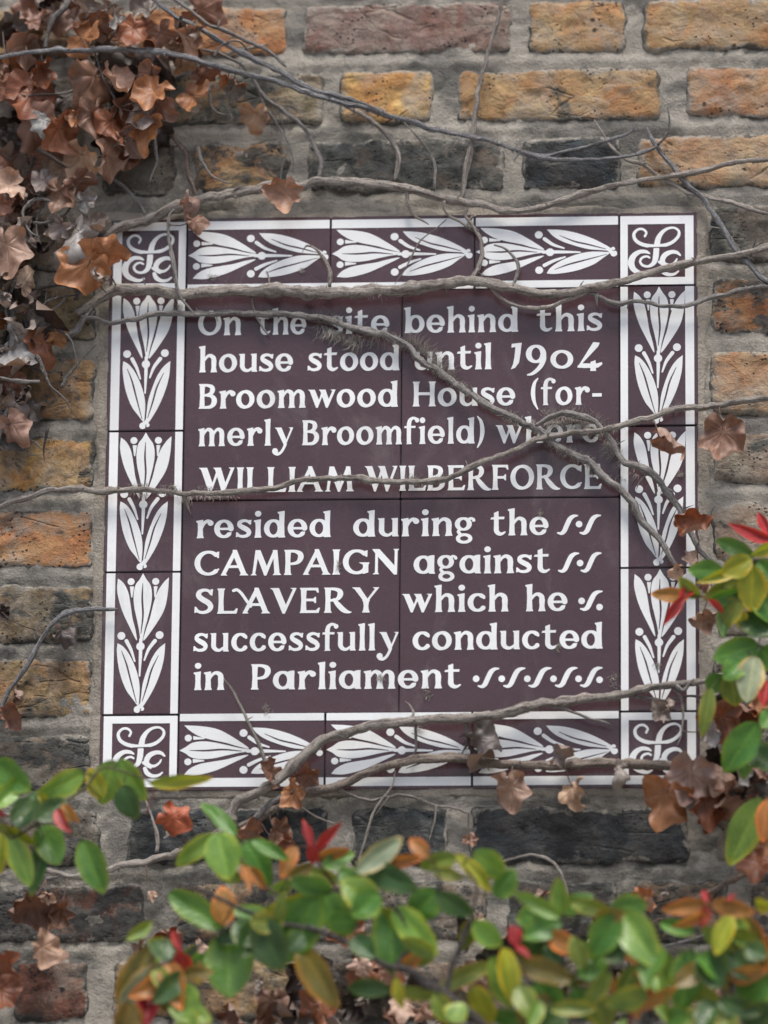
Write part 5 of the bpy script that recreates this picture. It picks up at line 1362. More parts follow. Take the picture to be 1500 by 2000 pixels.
DL = [
 # upper left cluster
 (62, 45, 78, 10, 'curl', 'pkbr', 45), (50, 88, 95, -110, 'flat', 'pink', 40), (165, 12, 80, -70, 'curl', 'grey', 40), (148, 40, 70, -40, 'fold', 'mauve', 35),
 (160, 72, 100, -20, 'flat', 'orange', 42), (190, 38, 80, -80, 'flat', 'pkbr', 40), (212, 20, 66, -100, 'shriv', 'grey', 44), (262, 58, 118, -105, 'flat', 'rust', 46),
 (314, 66, 100, -75, 'flat', 'pkbr', 44), (285, 20, 80, 160, 'curl', 'grey', 36), (230, 40, 52, -120, 'curl', 'silv', 52), (352, 42, 70, -60, 'shriv', 'dkgr', 40),
 (365, 72, 84, -80, 'curl', 'pink', 44), (392, 18, 100, -20, 'flat', 'pkbr', 26), (385, 62, 66, -20, 'curl', 'grey', 38), (350, 88, 56, -100, 'fold', 'tan', 40),
 (82, 140, 88, -150, 'curl', 'rust', 48), (62, 182, 128, -125, 'flat', 'rust', 50), (12, 170, 90, -60, 'flat', 'rust', 42), (28, 128, 70, 10, 'fold', 'orange', 34),
 (183, 150, 118, -115, 'flat', 'pkbr', 52), (222, 148, 104, -70, 'flat', 'pink', 50), (300, 180, 112, -140, 'flat', 'orange', 54), (294, 145, 70, 110, 'flat', 'pink', 42),
 (356, 132, 66, 0, 'flat', 'tan', 32, None, 10, 55), (395, 152, 60, 20, 'curl', 'brown', 28), (378, 185, 96, -20, 'flat', 'orange', 34), (444, 156, 62, -10, 'flat', 'orange', 26),
 (452, 176, 60, 0, 'fold', 'grey', 24), (242, 205, 100, -75, 'flat', 'brown', 46), (282, 218, 76, -100, 'curl', 'grey', 52), (312, 205, 70, -50, 'fold', 'pkbr', 50),
 (288, 248, 96, -95, 'flat', 'orange', 50), (182, 222, 104, -95, 'flat', 'pkbr', 50), (216, 238, 96, -80, 'flat', 'rust', 48), (246, 268, 84, -60, 'curl', 'mauve', 46),
 (62, 245, 120, -20, 'flat', 'pkbr', 50), (112, 250, 118, -75, 'flat', 'rust', 54), (84, 234, 60, -80, 'curl', 'silv', 58), (136, 232, 56, -50, 'curl', 'orange', 56),
 (158, 305, 96, -95, 'flat', 'tan', 46), (205, 302, 100, 0, 'fold', 'pink', 40), (250, 300, 80, -20, 'fold', 'brown', 34), (20, 362, 96, 170, 'flat', 'pale', 44),
 (86, 352, 78, -60, 'flat', 'grey', 40), (118, 375, 82, -105, 'flat', 'pkbr', 44), (150, 362, 92, -80, 'fold', 'brown', 40), (168, 392, 66, -10, 'curl', 'silv', 34),
 (28, 450, 90, -80, 'shriv', 'silv', 42), (122, 440, 76, -130, 'curl', 'grey', 40), (152, 456, 100, -120, 'shriv', 'silv', 46), (178, 440, 90, -75, 'fold', 'grey', 22),
 (12, 478, 110, -80, 'curl', 'pink', 54), (172, 512, 128, -140, 'flat', 'orange', 50, 'mid', 20, 10), (205, 496, 92, 5, 'flat', 'orange', 52, 'mid'), (190, 542, 56, -40, 'shriv', 'silv', 46),
 (45, 552, 66, 60, 'curl', 'pale', 36), (20, 582, 62, -100, 'shriv', 'silv', 40), (58, 604, 84, -60, 'shriv', 'dkgr', 42), (45, 655, 104, -100, 'shriv', 'silv', 40),
 (70, 640, 90, 40, 'shriv', 'dark', 34), (85, 668, 84, -70, 'curl', 'rust', 34), (110, 655, 52, -60, 'flat', 'orange', 30), (28, 690, 70, -60, 'shriv', 'grey', 36),
 (22, 742, 80, -110, 'curl', 'brown', 32), (32, 790, 70, -60, 'shriv', 'grey', 36), (25, 828, 80, -60, 'curl', 'pink', 34), (0, 622, 60, -90, 'flat', 'rust', 30),
 (8, 700, 70, -90, 'shriv', 'dark', 28), (48, 770, 64, 60, 'shriv', 'dkgr', 30), (15, 335, 70, 120, 'curl', 'brown', 26), (60, 400, 70, -150, 'shriv', 'dkgr', 26),
 (8, 400, 70, -120, 'curl', 'pink', 44), (5, 60, 70, -90, 'curl', 'dark', 30), (0, 540, 90, -80, 'shriv', 'dkgr', 38),
 # isolated leaves
 (498, 224, 74, -88, 'curl', 'tan', 30, 'top'), (553, 372, 96, -100, 'fold', 'pink', 30, 'top', 10, 0), (372, 398, 66, -60, 'shriv', 'mauve', 34, 'top'), (380, 432, 50, -20, 'curl', 'pkbr', 30, 'top'),
 (1300, 857, 92, -25, 'curl', 'pink', 34, 'cross'), (1412, 842, 108, -92, 'flat', 'pkbr', 26, 'cross', 0, 8), (1340, 1030, 90, 10, 'curl', 'rust', 34, 'fuzzy'),
 (1322, 1112, 52, -160, 'flat', 'pale', 26, 'fuzzy'), (1345, 1095, 44, 60, 'flat', 'pale', 26, 'fuzzy'), (1372, 1205, 66, -95, 'fold', 'pink', 26, 'fuzzy'), (1378, 1145, 46, 30, 'curl', 'pink', 26, 'fuzzy'),
 (1408, 1398, 120, -60, 'flat', 'rust', 44, 'lowerbig'), (1386, 1422, 62, -70, 'curl', 'silv', 54, 'lowerbig'), (1480, 1385, 80, 0, 'flat', 'orange', 44, 'lowerbig'),
 (1455, 1395, 90, -30, 'curl', 'rust', 36, 'lowerbig'),
 (1350, 1508, 116, -100, 'flat', 'mauve', 56, 'lowerflat', 15, 0), (1302, 1553, 120, -110, 'flat', 'orange', 50, 'lowerflat', 20, 5), (1375, 1560, 100, -80, 'flat', 'rust', 42, 'lowerflat'),
 (1408, 1510, 78, -110, 'flat', 'pink', 48, 'lowerflat'), (1440, 1558, 104, -130, 'fold', 'pkbr', 40, 'lowerflat'), (1446, 1505, 60, -80, 'curl', 'silv', 56, 'lowerflat'),
 (1474, 1502, 56, -30, 'flat', 'pink', 50, 'lowerflat'), (1488, 1535, 80, -80, 'curl', 'brown', 40, 'lowerflat'), (1482, 1690, 118, -140, 'flat', 'rust', 60, 'lowright'), (1492, 1640, 70, -90, 'flat', 'orange', 50, 'lowright'),
 (995, 1535, 86, -75, 'curl', 'pink', 34, 'lowerflat'), (1118, 1540, 72, -92, 'fold', 'tan', 34, 'lowerflat'), (575, 1545, 70, -110, 'flat', 'orange', 34, 'lowerbig'),
 (530, 1508, 84, -120, 'flat', 'brown', 20, 'lowerbig'), (592, 1512, 72, -40, 'flat', 'brown', 18, 'lowerbig'), (935, 1445, 90, -60, 'shriv', 'dkgr', 26, 'lowerbig'), (1288, 1390, 60, -150, 'fold', 'grey', 34, 'lowerbig'),
 (1310, 1380, 46, -20, 'shriv', 'grey', 30, 'lowerbig'), (1090, 1482, 50, 60, 'shriv', 'grey', 34, 'lowerflat'), (1212, 1500, 50, -90, 'shriv', 'grey', 34, 'lowerflat'),
 (498, 1622, 84, 170, 'curl', 'pkbr', 24, 'lowerflat'), (538, 1620, 74, -30, 'curl', 'brown', 30, 'lowerflat'), (540, 1645, 70, -60, 'fold', 'rust', 24, 'lowerflat'), (335, 1595, 72, -30, 'curl', 'red', 60, 'lowleft', 5, 5),
 (12, 1880, 120, -90, 'flat', 'rust', 70, 'lowleft'), (0, 1935, 110, -80, 'flat', 'rust', 74, 'lowleft'), (82, 1850, 100, -40, 'flat', 'pink', 60, 'lowleft'), (60, 1765, 110, -60, 'fold', 'brown', 30, 'lowleft'),
 (120, 1775, 90, -90, 'curl', 'brown', 26, 'lowleft'), (298, 1746, 28, -90, 'flat', 'pale', 30, 'lowleft'), (90, 1750, 38, -20, 'curl', 'pale', 40, 'lowleft'), (385, 1850, 44, -60, 'flat', 'pale', 30, 'lowleft'),
 (702, 1885, 56, -80, 'flat', 'pale', 40, 'lowerflat'), (755, 1905, 50, 10, 'flat', 'pink', 36, 'lowerflat'), (788, 1962, 62, -95, 'curl', 'pale', 40, 'lowerflat'), (530, 1955, 80, -100, 'fold', 'brown', 34, 'lowerflat'),
 (628, 1978, 100, 120, 'flat', 'rust', 46, 'lowerflat'), (762, 1985, 70, -60, 'flat', 'pkbr', 36, 'lowerflat'), (1405, 1950, 76, 20, 'flat', 'pink', 46, 'lowright'), (1092, 1990, 66, 30, 'flat', 'pink', 40, 'lowright'),
 (915, 1640, 46, -75, 'curl', 'pink', 24, 'lowerflat'), (1258, 1750, 74, -90, 'fold', 'orange', 30, 'lowright'), (1480, 1765, 70, -70, 'curl', 'grey', 34, 'lowright'), (932, 1796, 44, -90, 'flat', 'pale', 34, 'arch'),
 (830, 1985, 80, -40, 'curl', 'brown', 30, 'lowerflat'), (450, 1985, 80, -40, 'curl', 'brown', 30, 'lowerflat'), (690, 1960, 90, -60, 'fold', 'dark', 26, 'lowerflat'), (560, 1990, 90, -60, 'curl', 'dkgr', 30, 'lowerflat'),
 (15, 1390, 70, -60, 'curl', 'pkbr', 20, 'leftloop'), (40, 1365, 50, 10, 'shriv', 'brown', 20, 'leftloop'), (120, 1235, 50, -30, 'shriv', 'dkgr', 18, 'leftloop'), (0, 1195, 50, -60, 'curl', 'dark', 18, 'leftloop'),
 (505, 1935, 50, 60, 'shriv', 'silv', 34, 'lowerflat'), (700, 1955, 46, 30, 'shriv', 'silv', 34, 'lowerflat'), (325, 1862, 40, 0, 'shriv', 'silv', 40, 'lowleft'), (1295, 1750, 40, 30, 'shriv', 'silv', 24, 'lowright'),
 (1200, 1960, 60, 60, 'curl', 'brown', 30, 'lowright'), (1170, 1840, 60, -60, 'shriv', 'dkgr', 26, 'lowright'),
]
for e in DL: dead_leaf(*e)
# leaves deep inside the clump, coloured dark to paint in the shaded gaps
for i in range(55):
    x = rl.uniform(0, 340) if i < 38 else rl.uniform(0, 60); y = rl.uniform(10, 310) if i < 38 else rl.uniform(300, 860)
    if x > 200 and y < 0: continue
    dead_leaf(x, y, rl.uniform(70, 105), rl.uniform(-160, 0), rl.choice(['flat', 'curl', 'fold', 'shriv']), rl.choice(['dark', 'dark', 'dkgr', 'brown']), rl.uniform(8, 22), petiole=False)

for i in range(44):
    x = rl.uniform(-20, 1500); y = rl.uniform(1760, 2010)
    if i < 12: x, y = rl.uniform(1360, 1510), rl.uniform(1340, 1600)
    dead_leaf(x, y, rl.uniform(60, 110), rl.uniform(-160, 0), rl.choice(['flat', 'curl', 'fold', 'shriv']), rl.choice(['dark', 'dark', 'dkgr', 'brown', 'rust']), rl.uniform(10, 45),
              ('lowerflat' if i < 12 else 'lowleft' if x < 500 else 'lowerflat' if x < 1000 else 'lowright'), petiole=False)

# ------------------------------------------------------------------ the shrub in front
def green_leaf_mesh(sd, arch_, fold, twist, narrow=False, side=0.0):
    NU, NV = 18, 10
    r = random.Random(sd)
    vs = []; fs = []; vein = []; edge = []; rib = []
    for i in range(NU + 1):
        u = i / NU
        if narrow: w = math.sin(math.pi * u ** 0.9) ** 0.9
        else: w = (math.sin(math.pi * u ** 0.92)) ** 0.62 * (1 - 0.12 * u)
        if u > .999: w = 0.0
        w = max(w, 0.03)
        for j in range(NV + 1):
            v = (j / NV - .5) * 2
            x = u; y = v * w * 0.5 * (1 + 0.10 * float(fbm(u * 6 + sd * 3, (v > 0) * 5 + sd, 2, 3)) + 0.07 * math.sin(sd * 2.1 + (v > 0) * 2))
            y += side * math.sin(math.pi * u) * 0.25
            z = fold * abs(y) * 0.9 - arch_ * (u - .15) ** 2
            z += 0.035 * math.sin(u * 9 + sd + (v > 0) * 1.3) * abs(v) ** 1.5 + 0.03 * float(fbm(u * 3 + sd, v * 2, 4, 2))
            a = twist * (u - .3)
            y2 = y * math.cos(a) - z * math.sin(a) * .0 ; z2 = z + y * math.sin(a)
            vs.append((x, y2, z2))
            vein.append(max(0, 1 - abs(v) * 5)); edge.append(abs(v) if u < .85 else max(abs(v), (u - .6) * 2.5))
            rib.append(abs(math.sin((u * 9 - abs(v) * 1.6) * math.pi)))
    n = NV + 1
    for i in range(NU):
        for j in range(NV):
            fs.append((i * n + j, (i + 1) * n + j, (i + 1) * n + j + 1, i * n + j + 1))
    return wrap_vein('leaf', vs, fs, {'vein': vein, 'edge': edge, 'rib': rib})

GL = [green_leaf_mesh(s, a, f, t, sd_) for s, a, f, t, sd_ in ((1, .15, .35, .2, False), (2, .3, .3, -.3, False), (3, .05, .5, .35, False), (4, .4, .2, .1, False), (5, -.1, .4, -.4, False), (6, .22, .6, .5, False), (7, .5, .3, .3, False), (8, .35, .45, -.6, False), (9, -.15, .25, .2, False))]
GN = [green_leaf_mesh(s, a, f, t, True, sw) for s, a, f, t, sw in ((11, .4, .9, .4, .5), (12, .3, .8, -.5, -.5), (13, .1, 1.1, .3, .25), (14, .5, .7, .8, -.3))]
GC = {'g': (0.115, 0.26, 0.05), 'l': (0.22, 0.37, 0.07), 'y': (0.37, 0.39, 0.04), 'o': (0.45, 0.20, 0.06), 'r': (0.42, 0.045, 0.05), 'd': (0.06, 0.125, 0.038),
      'b': (0.22, 0.17, 0.045), 'p': (0.34, 0.38, 0.25), 'm': (0.26, 0.02, 0.03), 'v': (0.22, 0.28, 0.055)}
rg = random.Random(77)

SPRAYS = []
def spray(label, stems, leaves, group='leafy shrub sprays in front of the wall', dist=0.18, cat='shrub branch', fill=0):
    root_p = P(stems[0][0][0][0], stems[0][0][0][1], dist)
    root = empty('leafy_branch', root_p)
    WORLD[root.name] = root_p.copy()
    tag(root, label, cat, group)
    allp = []
    for i, (pts, dia, col) in enumerate(stems):
        me, pos = tube_mesh('stem', px_path(pts, dist * 1000, dia), seg=7, sd=rg.random() * 90, rough=.07, wob=.3, step=.004)
        place('stem', me, M_BARK, root, col)
        allp += pos
    for k_ in range(fill):
        q = rg.choice(allp)[0]
        v_ = q - CAM; k2 = FPX / v_.dot(FWD)
        qx = 750 + v_.dot(RIGHT) * k2; qy = 1000 - v_.dot(UP) * k2
        if qy < 1770: continue
        an = rg.uniform(0, 6.28); ln = rg.uniform(55, 100); ox = rg.uniform(-45, 45); oy = rg.uniform(-10, 50)
        leaves = leaves + [(qx + ox, qy + oy, qx + ox + math.cos(an) * ln, qy + oy + math.sin(an) * ln * .8, rg.uniform(24, 48), rg.choice('ggvvlydbod'))]
    for lf in leaves:
        bx, by, tx, ty, w, c = lf[:6]
        narrow = c in 'rm' or w < 24
        db = dist + rg.uniform(-.02, .03); dt = db + rg.uniform(-.018, .02)
        A = P(bx, by, db); B = P(tx, ty, dt)
        X = B - A; Lg = X.length; X.normalize()
        V = (CAM - A).normalized()
        Nn = (V - X * V.dot(X)).normalized()
        ro = rg.uniform(-32, 32) if len(lf) < 7 else lf[6]
        Nn = Matrix.Rotation(math.radians(ro), 3, X) @ Nn
        Y = Nn.cross(X)
        W = w * MMPX * 0.97 * (1.12 if not narrow else 1.0 if c in 'rm' else 1.2) / max(.8, math.cos(math.radians(ro)))
        me = rg.choice(GN if narrow else GL)
        fl = rg.choice((-1, 1))
        mw = Matrix.Translation(A) @ Matrix((X, Y, Nn)).transposed().to_4x4() @ Matrix.Diagonal((Lg, W * 1.0, (Lg * W) ** .5 * .7, 1))
        k = rg.uniform(.88, 1.14)
        cc = tuple(min(1, q * k * rg.uniform(.94, 1.06)) for q in GC[c])
        place('leaf', me, M_GREEN, root, cc, mw)
        b = min(allp, key=lambda q: (q[0] - A).length)
        d = b[0] - A
        if 0.003 < d.length < 0.045:
            mid = A + d * .5 - X * 0.002
            pm, _ = tube_mesh('petiole', [(A + X * .002, .0006), (mid, .0007), (b[0], .0009)], seg=5, step=.006, sd=1, rough=.03, taper_ends=False)
            place('petiole', pm, M_BARK, root, (0.22, 0.10, 0.05) if c in 'romb' else (0.14, 0.17, 0.05))
    SPRAYS.append(root)

DK = (0.045, 0.037, 0.034); RD = (0.20, 0.05, 0.04); GS = (0.16, 0.15, 0.05)
spray('green shrub spray filling the lower left edge, over the bottom left corner tile', [
    ([(-30, 1660), (20, 1640), (70, 1610), (120, 1570), (165, 1540), (200, 1500), (250, 1510), (300, 1527)], [7, 5, 4], GS),
    ([(285, 1590), (297, 1560), (306, 1525)], [4, 3], RD)],
    [(165, 1508, 72, 1560, 46, 'l', -10), (74, 1548, 112, 1588, 18, 'y'), (222, 1484, 198, 1572, 58, 'l', 0), (200, 1560, 175, 1500, 34, 'y'), (232, 1482, 285, 1566, 40, 'l'),
     (240, 1535, 262, 1598, 46, 'd'), (292, 1530, 414, 1520, 26, 'y', 10), (-6, 1490, 50, 1545, 56, 'g'), (-10, 1580, 50, 1515, 34, 'l'), (38, 1620, 72, 1535, 50, 'd'),
     (-10, 1608, 82, 1656, 22, 'y'), (0, 1625, -8, 1705, 44, 'y'), (18, 1630, 62, 1728, 44, 'l'), (78, 1612, 118, 1692, 56, 'g', 0), (160, 1640, 201, 1744, 56, 'g', 5),
     (112, 1580, 138, 1626, 24, 'r'), (122, 1570, 152, 1606, 22, 'o'), (-8, 1578, 14, 1594, 14, 'r'), (60, 1560, 20, 1600, 30, 'd'), (90, 1640, 60, 1750, 34, 'd'), (70, 1600, 130, 1560, 40, 'd')], dist=.2)
spray('bright green shrub spray with two crimson tips below the bottom border', [
    ([(560, 1760), (520, 1730), (480, 1690), (455, 1650), (430, 1628), (405, 1590)], [6, 5, 4], GS),
    ([(660, 1740), (640, 1710), (620, 1680), (608, 1660)], [5, 5, 4], RD)],
    [(462, 1634, 390, 1560, 30, 'g', 20), (424, 1626, 448, 1719, 64, 'l', 0), (425, 1628, 340, 1692, 38, 'l', 10), (478, 1640, 526, 1727, 54, 'g', 0), (492, 1640, 563, 1676, 26, 'g'),
     (476, 1688, 488, 1738, 16, 'o'), (488, 1692, 522, 1738, 20, 'o'), (578, 1652, 548, 1714, 30, 'o'), (612, 1662, 590, 1596, 17, 'r', 0), (616, 1664, 668, 1606, 21, 'r', 0),
     (602, 1650, 612, 1690, 24, 'r'), (614, 1676, 684, 1656, 24, 'o'), (630, 1694, 692, 1664, 34, 'g'), (596, 1700, 668, 1724, 30, 'v'), (560, 1716, 612, 1690, 26, 'b'),
     (572, 1724, 527, 1746, 26, 'l'), (420, 1690, 470, 1720, 34, 'v')], dist=.19)
spray('large glossy green shrub spray across the lower middle on a thick dark stem', [
    ([(960, 2030), (925, 1985), (880, 1950), (840, 1922), (790, 1892), (760, 1888), (710, 1862), (660, 1832), (600, 1812), (540, 1803), (470, 1775), (400, 1742), (330, 1726)], [20, 18, 15, 11, 9, 8, 6], DK),
    ([(870, 1940), (882, 1890), (905, 1830), (920, 1795), (928, 1760), (930, 1725), (905, 1690)], [12, 9, 6, 4], DK),
    ([(770, 1888), (788, 1866), (808, 1845), (790, 1800), (760, 1765), (690, 1740), (630, 1745)], [7, 6, 4], DK),
    ([(905, 1830), (890, 1800), (868, 1740), (850, 1690)], [5, 4, 3], DK)],
    [(568, 1716, 655, 1745, 38, 'g'), (628, 1744, 498, 1788, 20, 'v', 10), (618, 1752, 545, 1884, 84, 'g', 0), (630, 1742, 673, 1824, 56, 'g', -5), (735, 1772, 668, 1720, 60, 'l', 5),
     (694, 1704, 788, 1634, 42, 'p', 0), (712, 1698, 818, 1738, 48, 'd', 0), (828, 1674, 726, 1692, 24, 'o'), (838, 1672, 797, 1637, 28, 'o'), (893, 1674, 817, 1694, 36, 'v'),
     (888, 1668, 966, 1738, 28, 'y'), (925, 1664, 990, 1712, 50, 'l', 0), (968, 1752, 1004, 1700, 44, 'g'), (855, 1738, 800, 1798, 62, 'g', 5), (848, 1746, 927, 1786, 40, 'd', 0),
     (768, 1772, 857, 1868, 54, 'l', 10), (762, 1778, 768, 1892, 70, 'g', -5), (745, 1772, 790, 1880, 60, 'y', 25), (740, 1745, 690, 1790, 56, 'g'), (500, 1796, 558, 1896, 66, 'd'),
     (588, 1848, 652, 1964, 56, 'b', 15), (774, 1908, 786, 1974, 20, 'y'), (845, 1845, 800, 1885, 34, 'v'), (930, 1792, 900, 1856, 34, 'v'), (925, 1800, 978, 1850, 44, 'l'),
     (860, 1930, 965, 1880, 34, 'v'), (922, 1925, 965, 1998, 44, 'y'), (958, 1868, 1002, 1968, 56, 'l'), (700, 1800, 640, 1800, 44, 'g'), (690, 1830, 730, 1870, 40, 'd'),
     (660, 1700, 720, 1735, 40, 'g'), (845, 1940, 880, 2000, 40, 'v'), (590, 1820, 560, 1860, 40, 'd'), (1000, 1806, 1014, 1852, 26, 'r'), (985, 1850, 1006, 1955, 40, 'y'), (845, 1700, 905, 1715, 24, 'v')], dist=.24, fill=16)
spray('olive and green shrub spray with a red stub at the bottom left', [
    ([(330, 2030), (335, 1980), (350, 1920), (365, 1870), (410, 1830), (445, 1812), (480, 1800)], [7, 6, 5, 4], DK),
    ([(350, 1920), (335, 1870), (310, 1850)], [5, 3], GS)],
    [(330, 1742, 440, 1818, 54, 'g', 0), (444, 1820, 449, 1952, 88, 'g', 0), (462, 1800, 508, 1846, 52, 'd'), (302, 1846, 226, 1965, 50, 'b', 20), (320, 1884, 229, 1964, 48, 'p', 0),
     (334, 1864, 256, 1882, 24, 'l'), (332, 1876, 300, 1826, 44, 'd'), (338, 1816, 358, 1864, 16, 'r'), (346, 1856, 362, 1898, 36, 'r', 0), (328, 1882, 353, 1970, 48, 'o', 10),
     (368, 1872, 392, 1924, 30, 'b'), (244, 1838, 304, 1796, 22, 'v'), (292, 1932, 284, 2010, 44, 'm', 0), (252, 1955, 238, 2030, 50, 'b'), (312, 1905, 330, 1980, 44, 'b'),
     (500, 1800, 470, 1870, 50, 'd'), (360, 1900, 300, 1960, 40, 'd')], dist=.22, fill=10)
spray('dense green shrub spray right of centre at the bottom, with small red shoots', [
    ([(1042, 2030), (1052, 1975), (1065, 1935), (1092, 1895), (1108, 1850), (1122, 1815), (1132, 1785)], [11, 10, 8, 7], DK),
    ([(1018, 2020), (1022, 1960), (1030, 1915)], [6, 4], DK),
    ([(1092, 1895), (1150, 1905), (1200, 1880), (1215, 1820), (1200, 1780)], [6, 5, 4], GS),
    ([(1230, 2030), (1232, 1980), (1240, 1920)], [14, 8], RD)],
    [(1096, 1792, 1002, 1742, 30, 'l'), (1096, 1788, 1090, 1713, 34, 'l'), (1092, 1792, 1004, 1790, 60, 'g'), (1096, 1798, 1022, 1832, 48, 'g'), (1098, 1782, 1155, 1748, 36, 'g'),
     (1112, 1762, 1198, 1780, 30, 'v', 0), (1192, 1775, 1268, 1765, 48, 'g', 0), (1213, 1780, 1283, 1888, 68, 'l', 0), (1208, 1786, 1156, 1872, 58, 'g', 5), (1200, 1818, 1248, 1888, 28, 'o'),
     (1012, 1876, 1118, 1916, 46, 'b', 10), (1130, 1908, 1188, 1862, 44, 'g', 0), (1118, 1924, 1196, 1900, 18, 'b'), (1048, 1915, 1102, 1998, 66, 'g'), (1122, 1928, 1152, 1994, 42, 'g'),
     (1192, 1898, 1146, 1966, 32, 'v'), (1238, 1914, 1285, 1904, 24, 'r'), (1252, 1922, 1284, 1968, 26, 'r'), (1238, 1918, 1246, 1984, 30, 'o'), (1282, 1895, 1300, 1995, 36, 'l'),
     (1245, 1885, 1206, 1952, 34, 'v'), (1008, 1848, 1038, 1872, 14, 'r'), (1012, 1925, 1040, 1990, 44, 'v'), (1150, 1940, 1190, 2010, 50, 'v'), (1215, 1880, 1180, 1840, 40, 'd'),
     (1060, 1830, 1010, 1870, 40, 'd'), (1290, 1850, 1260, 1930, 44, 'g'), (1100, 1960, 1060, 2020, 50, 'd'), (1160, 1880, 1120, 1840, 40, 'g')], dist=.25, fill=24)
spray('shrub spray with orange and red young leaves in the bottom right corner', [
    ([(1440, 2030), (1434, 1960), (1430, 1900), (1425, 1850), (1405, 1800), (1388, 1766)], [9, 7, 5], DK),
    ([(1434, 1960), (1380, 1900), (1350, 1860)], [6, 4], DK),
    ([(1388, 1766), (1380, 1745)], [4, 3], RD)],
    [(1386, 1768, 1290, 1778, 30, 'o', 5), (1390, 1780, 1308, 1814, 18, 'o'), (1388, 1764, 1478, 1784, 32, 'o', 5), (1384, 1764, 1376, 1738, 14, 'r'), (1376, 1768, 1371, 1812, 20, 'r'),
     (1424, 1762, 1432, 1744, 12, 'r'), (1440, 1778, 1488, 1904, 54, 'b', 0), (1460, 1790, 1500, 1900, 40, 'o', 10), (1430, 1788, 1456, 1854, 42, 'l'), (1428, 1788, 1398, 1866, 36, 'y'), (1352, 1852, 1328, 1980, 64, 'g', 0),
     (1372, 1858, 1408, 1932, 64, 'd'), (1418, 1866, 1482, 1908, 54, 'd'), (1508, 1906, 1438, 1962, 70, 'g'), (1395, 2010, 1442, 1972, 30, 'y'), (1392, 2008, 1322, 1990, 56, 'v'),
     (1462, 1970, 1510, 2000, 50, 'd'), (1300, 1990, 1350, 1985, 44, 'g'), (1475, 1765, 1510, 1770, 26, 'y'), (1300, 1860, 1290, 1930, 44, 'l'), (1400, 1960, 1370, 2010, 50, 'd'), (1455, 1850, 1500, 1870, 40, 'd')], dist=.23, fill=18)
spray('shrub spray with red pointed tips and yellow edged leaves beside the plaque on the right', [
    ([(1530, 1150), (1500, 1120), (1470, 1104), (1430, 1120), (1390, 1160), (1360, 1165), (1342, 1160)], [6, 5, 4, 3], RD),
    ([(1500, 1120), (1505, 1080), (1510, 1050)], [4, 4], RD)],
    [(1512, 1056, 1423, 1022, 26, 'r', 0), (1506, 1050, 1480, 1000, 20, 'r', 0), (1474, 1088, 1397, 1052, 32, 'g', 5), (1468, 1092, 1408, 1122, 46, 'y', 0), (1512, 1066, 1466, 1086, 22, 'y'),
     (1414, 1118, 1342, 1112, 38, 'g', 5), (1464, 1098, 1366, 1142, 20, 'y'), (1368, 1166, 1326, 1128, 26, 'v'), (1454, 1124, 1370, 1170, 30, 'v'), (1470, 1104, 1467, 1194, 60, 'y', 0), (1478, 1100, 1474, 1186, 52, 'l', 20),
     (1480, 1096, 1512, 1136, 40, 'g'), (1384, 1174, 1456, 1152, 30, 'g'), (1448, 1172, 1408, 1226, 44, 'v'), (1438, 1190, 1456, 1230, 28, 'y'), (1422, 1182, 1412, 1244, 30, 'g'),
     (1382, 1170, 1414, 1198, 14, 'r'), (1466, 1190, 1502, 1246, 74, 'd'), (1484, 1160, 1512, 1216, 56, 'g'), (1348, 1166, 1270, 1160, 28, 'o', 0), (1338, 1164, 1297, 1220, 22, 'r', 0), (1350, 1150, 1326, 1176, 24, 'r')], dist=.14)
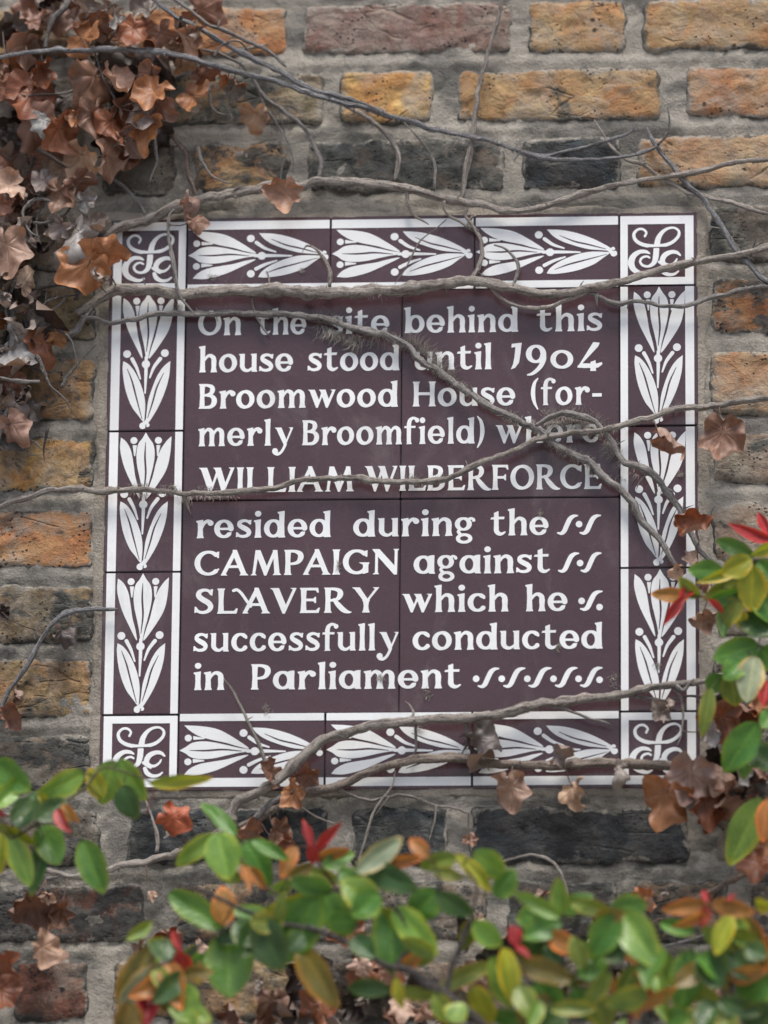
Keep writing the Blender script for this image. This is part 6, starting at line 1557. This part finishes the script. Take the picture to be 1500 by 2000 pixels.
spray('shrub spray of hanging green leaves on the right edge below the red tips', [
    ([(1530, 1300), (1505, 1280), (1485, 1262), (1460, 1270), (1430, 1300), (1410, 1322)], [5, 4, 3], RD),
    ([(1493, 1150), (1491, 1200), (1485, 1240), (1480, 1264)], [3, 3, 3], RD),
    ([(1530, 1420), (1500, 1410), (1475, 1415)], [5, 4], GS), ([(1530, 1530), (1505, 1545), (1490, 1560)], [5, 4], GS)],
    [(1482, 1260, 1390, 1288, 54, 'g', 0), (1486, 1266, 1516, 1306, 46, 'g'), (1412, 1318, 1384, 1352, 40, 'g'), (1388, 1342, 1371, 1440, 30, 'v', 0), (1426, 1316, 1438, 1380, 48, 'v', 0),
     (1474, 1282, 1459, 1372, 54, 'p', 0), (1444, 1292, 1416, 1324, 44, 'g'), (1480, 1412, 1416, 1508, 62, 'g', 0), (1462, 1428, 1450, 1522, 34, 'g'), (1462, 1462, 1524, 1502, 56, 'd'),
     (1490, 1558, 1424, 1690, 62, 'l', 0), (1502, 1560, 1488, 1644, 34, 'o'), (1508, 1386, 1488, 1424, 34, 'g'), (1500, 1330, 1490, 1380, 30, 'r')], dist=.12)

# small dried rootlet pads left stuck to the glaze
vs = []; fs = []
for cx, cy, w, h in ((520, 1385, 10, 16), (833, 1357, 14, 16), (742, 1325, 12, 10), (1200, 1330, 10, 24), (1056, 1003, 6, 6), (1090, 1265, 8, 12), (1285, 1300, 10, 14), (590, 528, 9, 8), (416, 542, 16, 12),
                     (662, 1106, 5, 12), (818, 1425, 14, 18), (405, 955, 20, 10), (335, 950, 16, 8), (1195, 875, 18, 22), (345, 600, 14, 10), (280, 950, 22, 12), (1330, 925, 8, 8)):
    for _ in range(46):
        a = P(cx + rl.gauss(0, w * .35), cy + rl.gauss(0, h * .35), .0008)
        d = Vector((rl.uniform(-1, 1), -rl.uniform(.1, .6), rl.uniform(-1, 1))).normalized() * rl.uniform(.002, .0055)
        s = d.orthogonal().normalized() * .00022; s2 = d.cross(s).normalized() * .00022
        o = len(vs); vs += [a + s, a - s * .5 + s2, a - s * .5 - s2, a + d]
        fs += [(o, o + 1, o + 3), (o + 1, o + 2, o + 3), (o + 2, o, o + 3)]
rt_ = place('rootlet_pads', mesh('rootlet_pads', vs, fs, False), M_HAIR)
tag(rt_, 'small dried grey rootlet pads stuck to the face of the tiles', 'rootlets', kind='stuff')
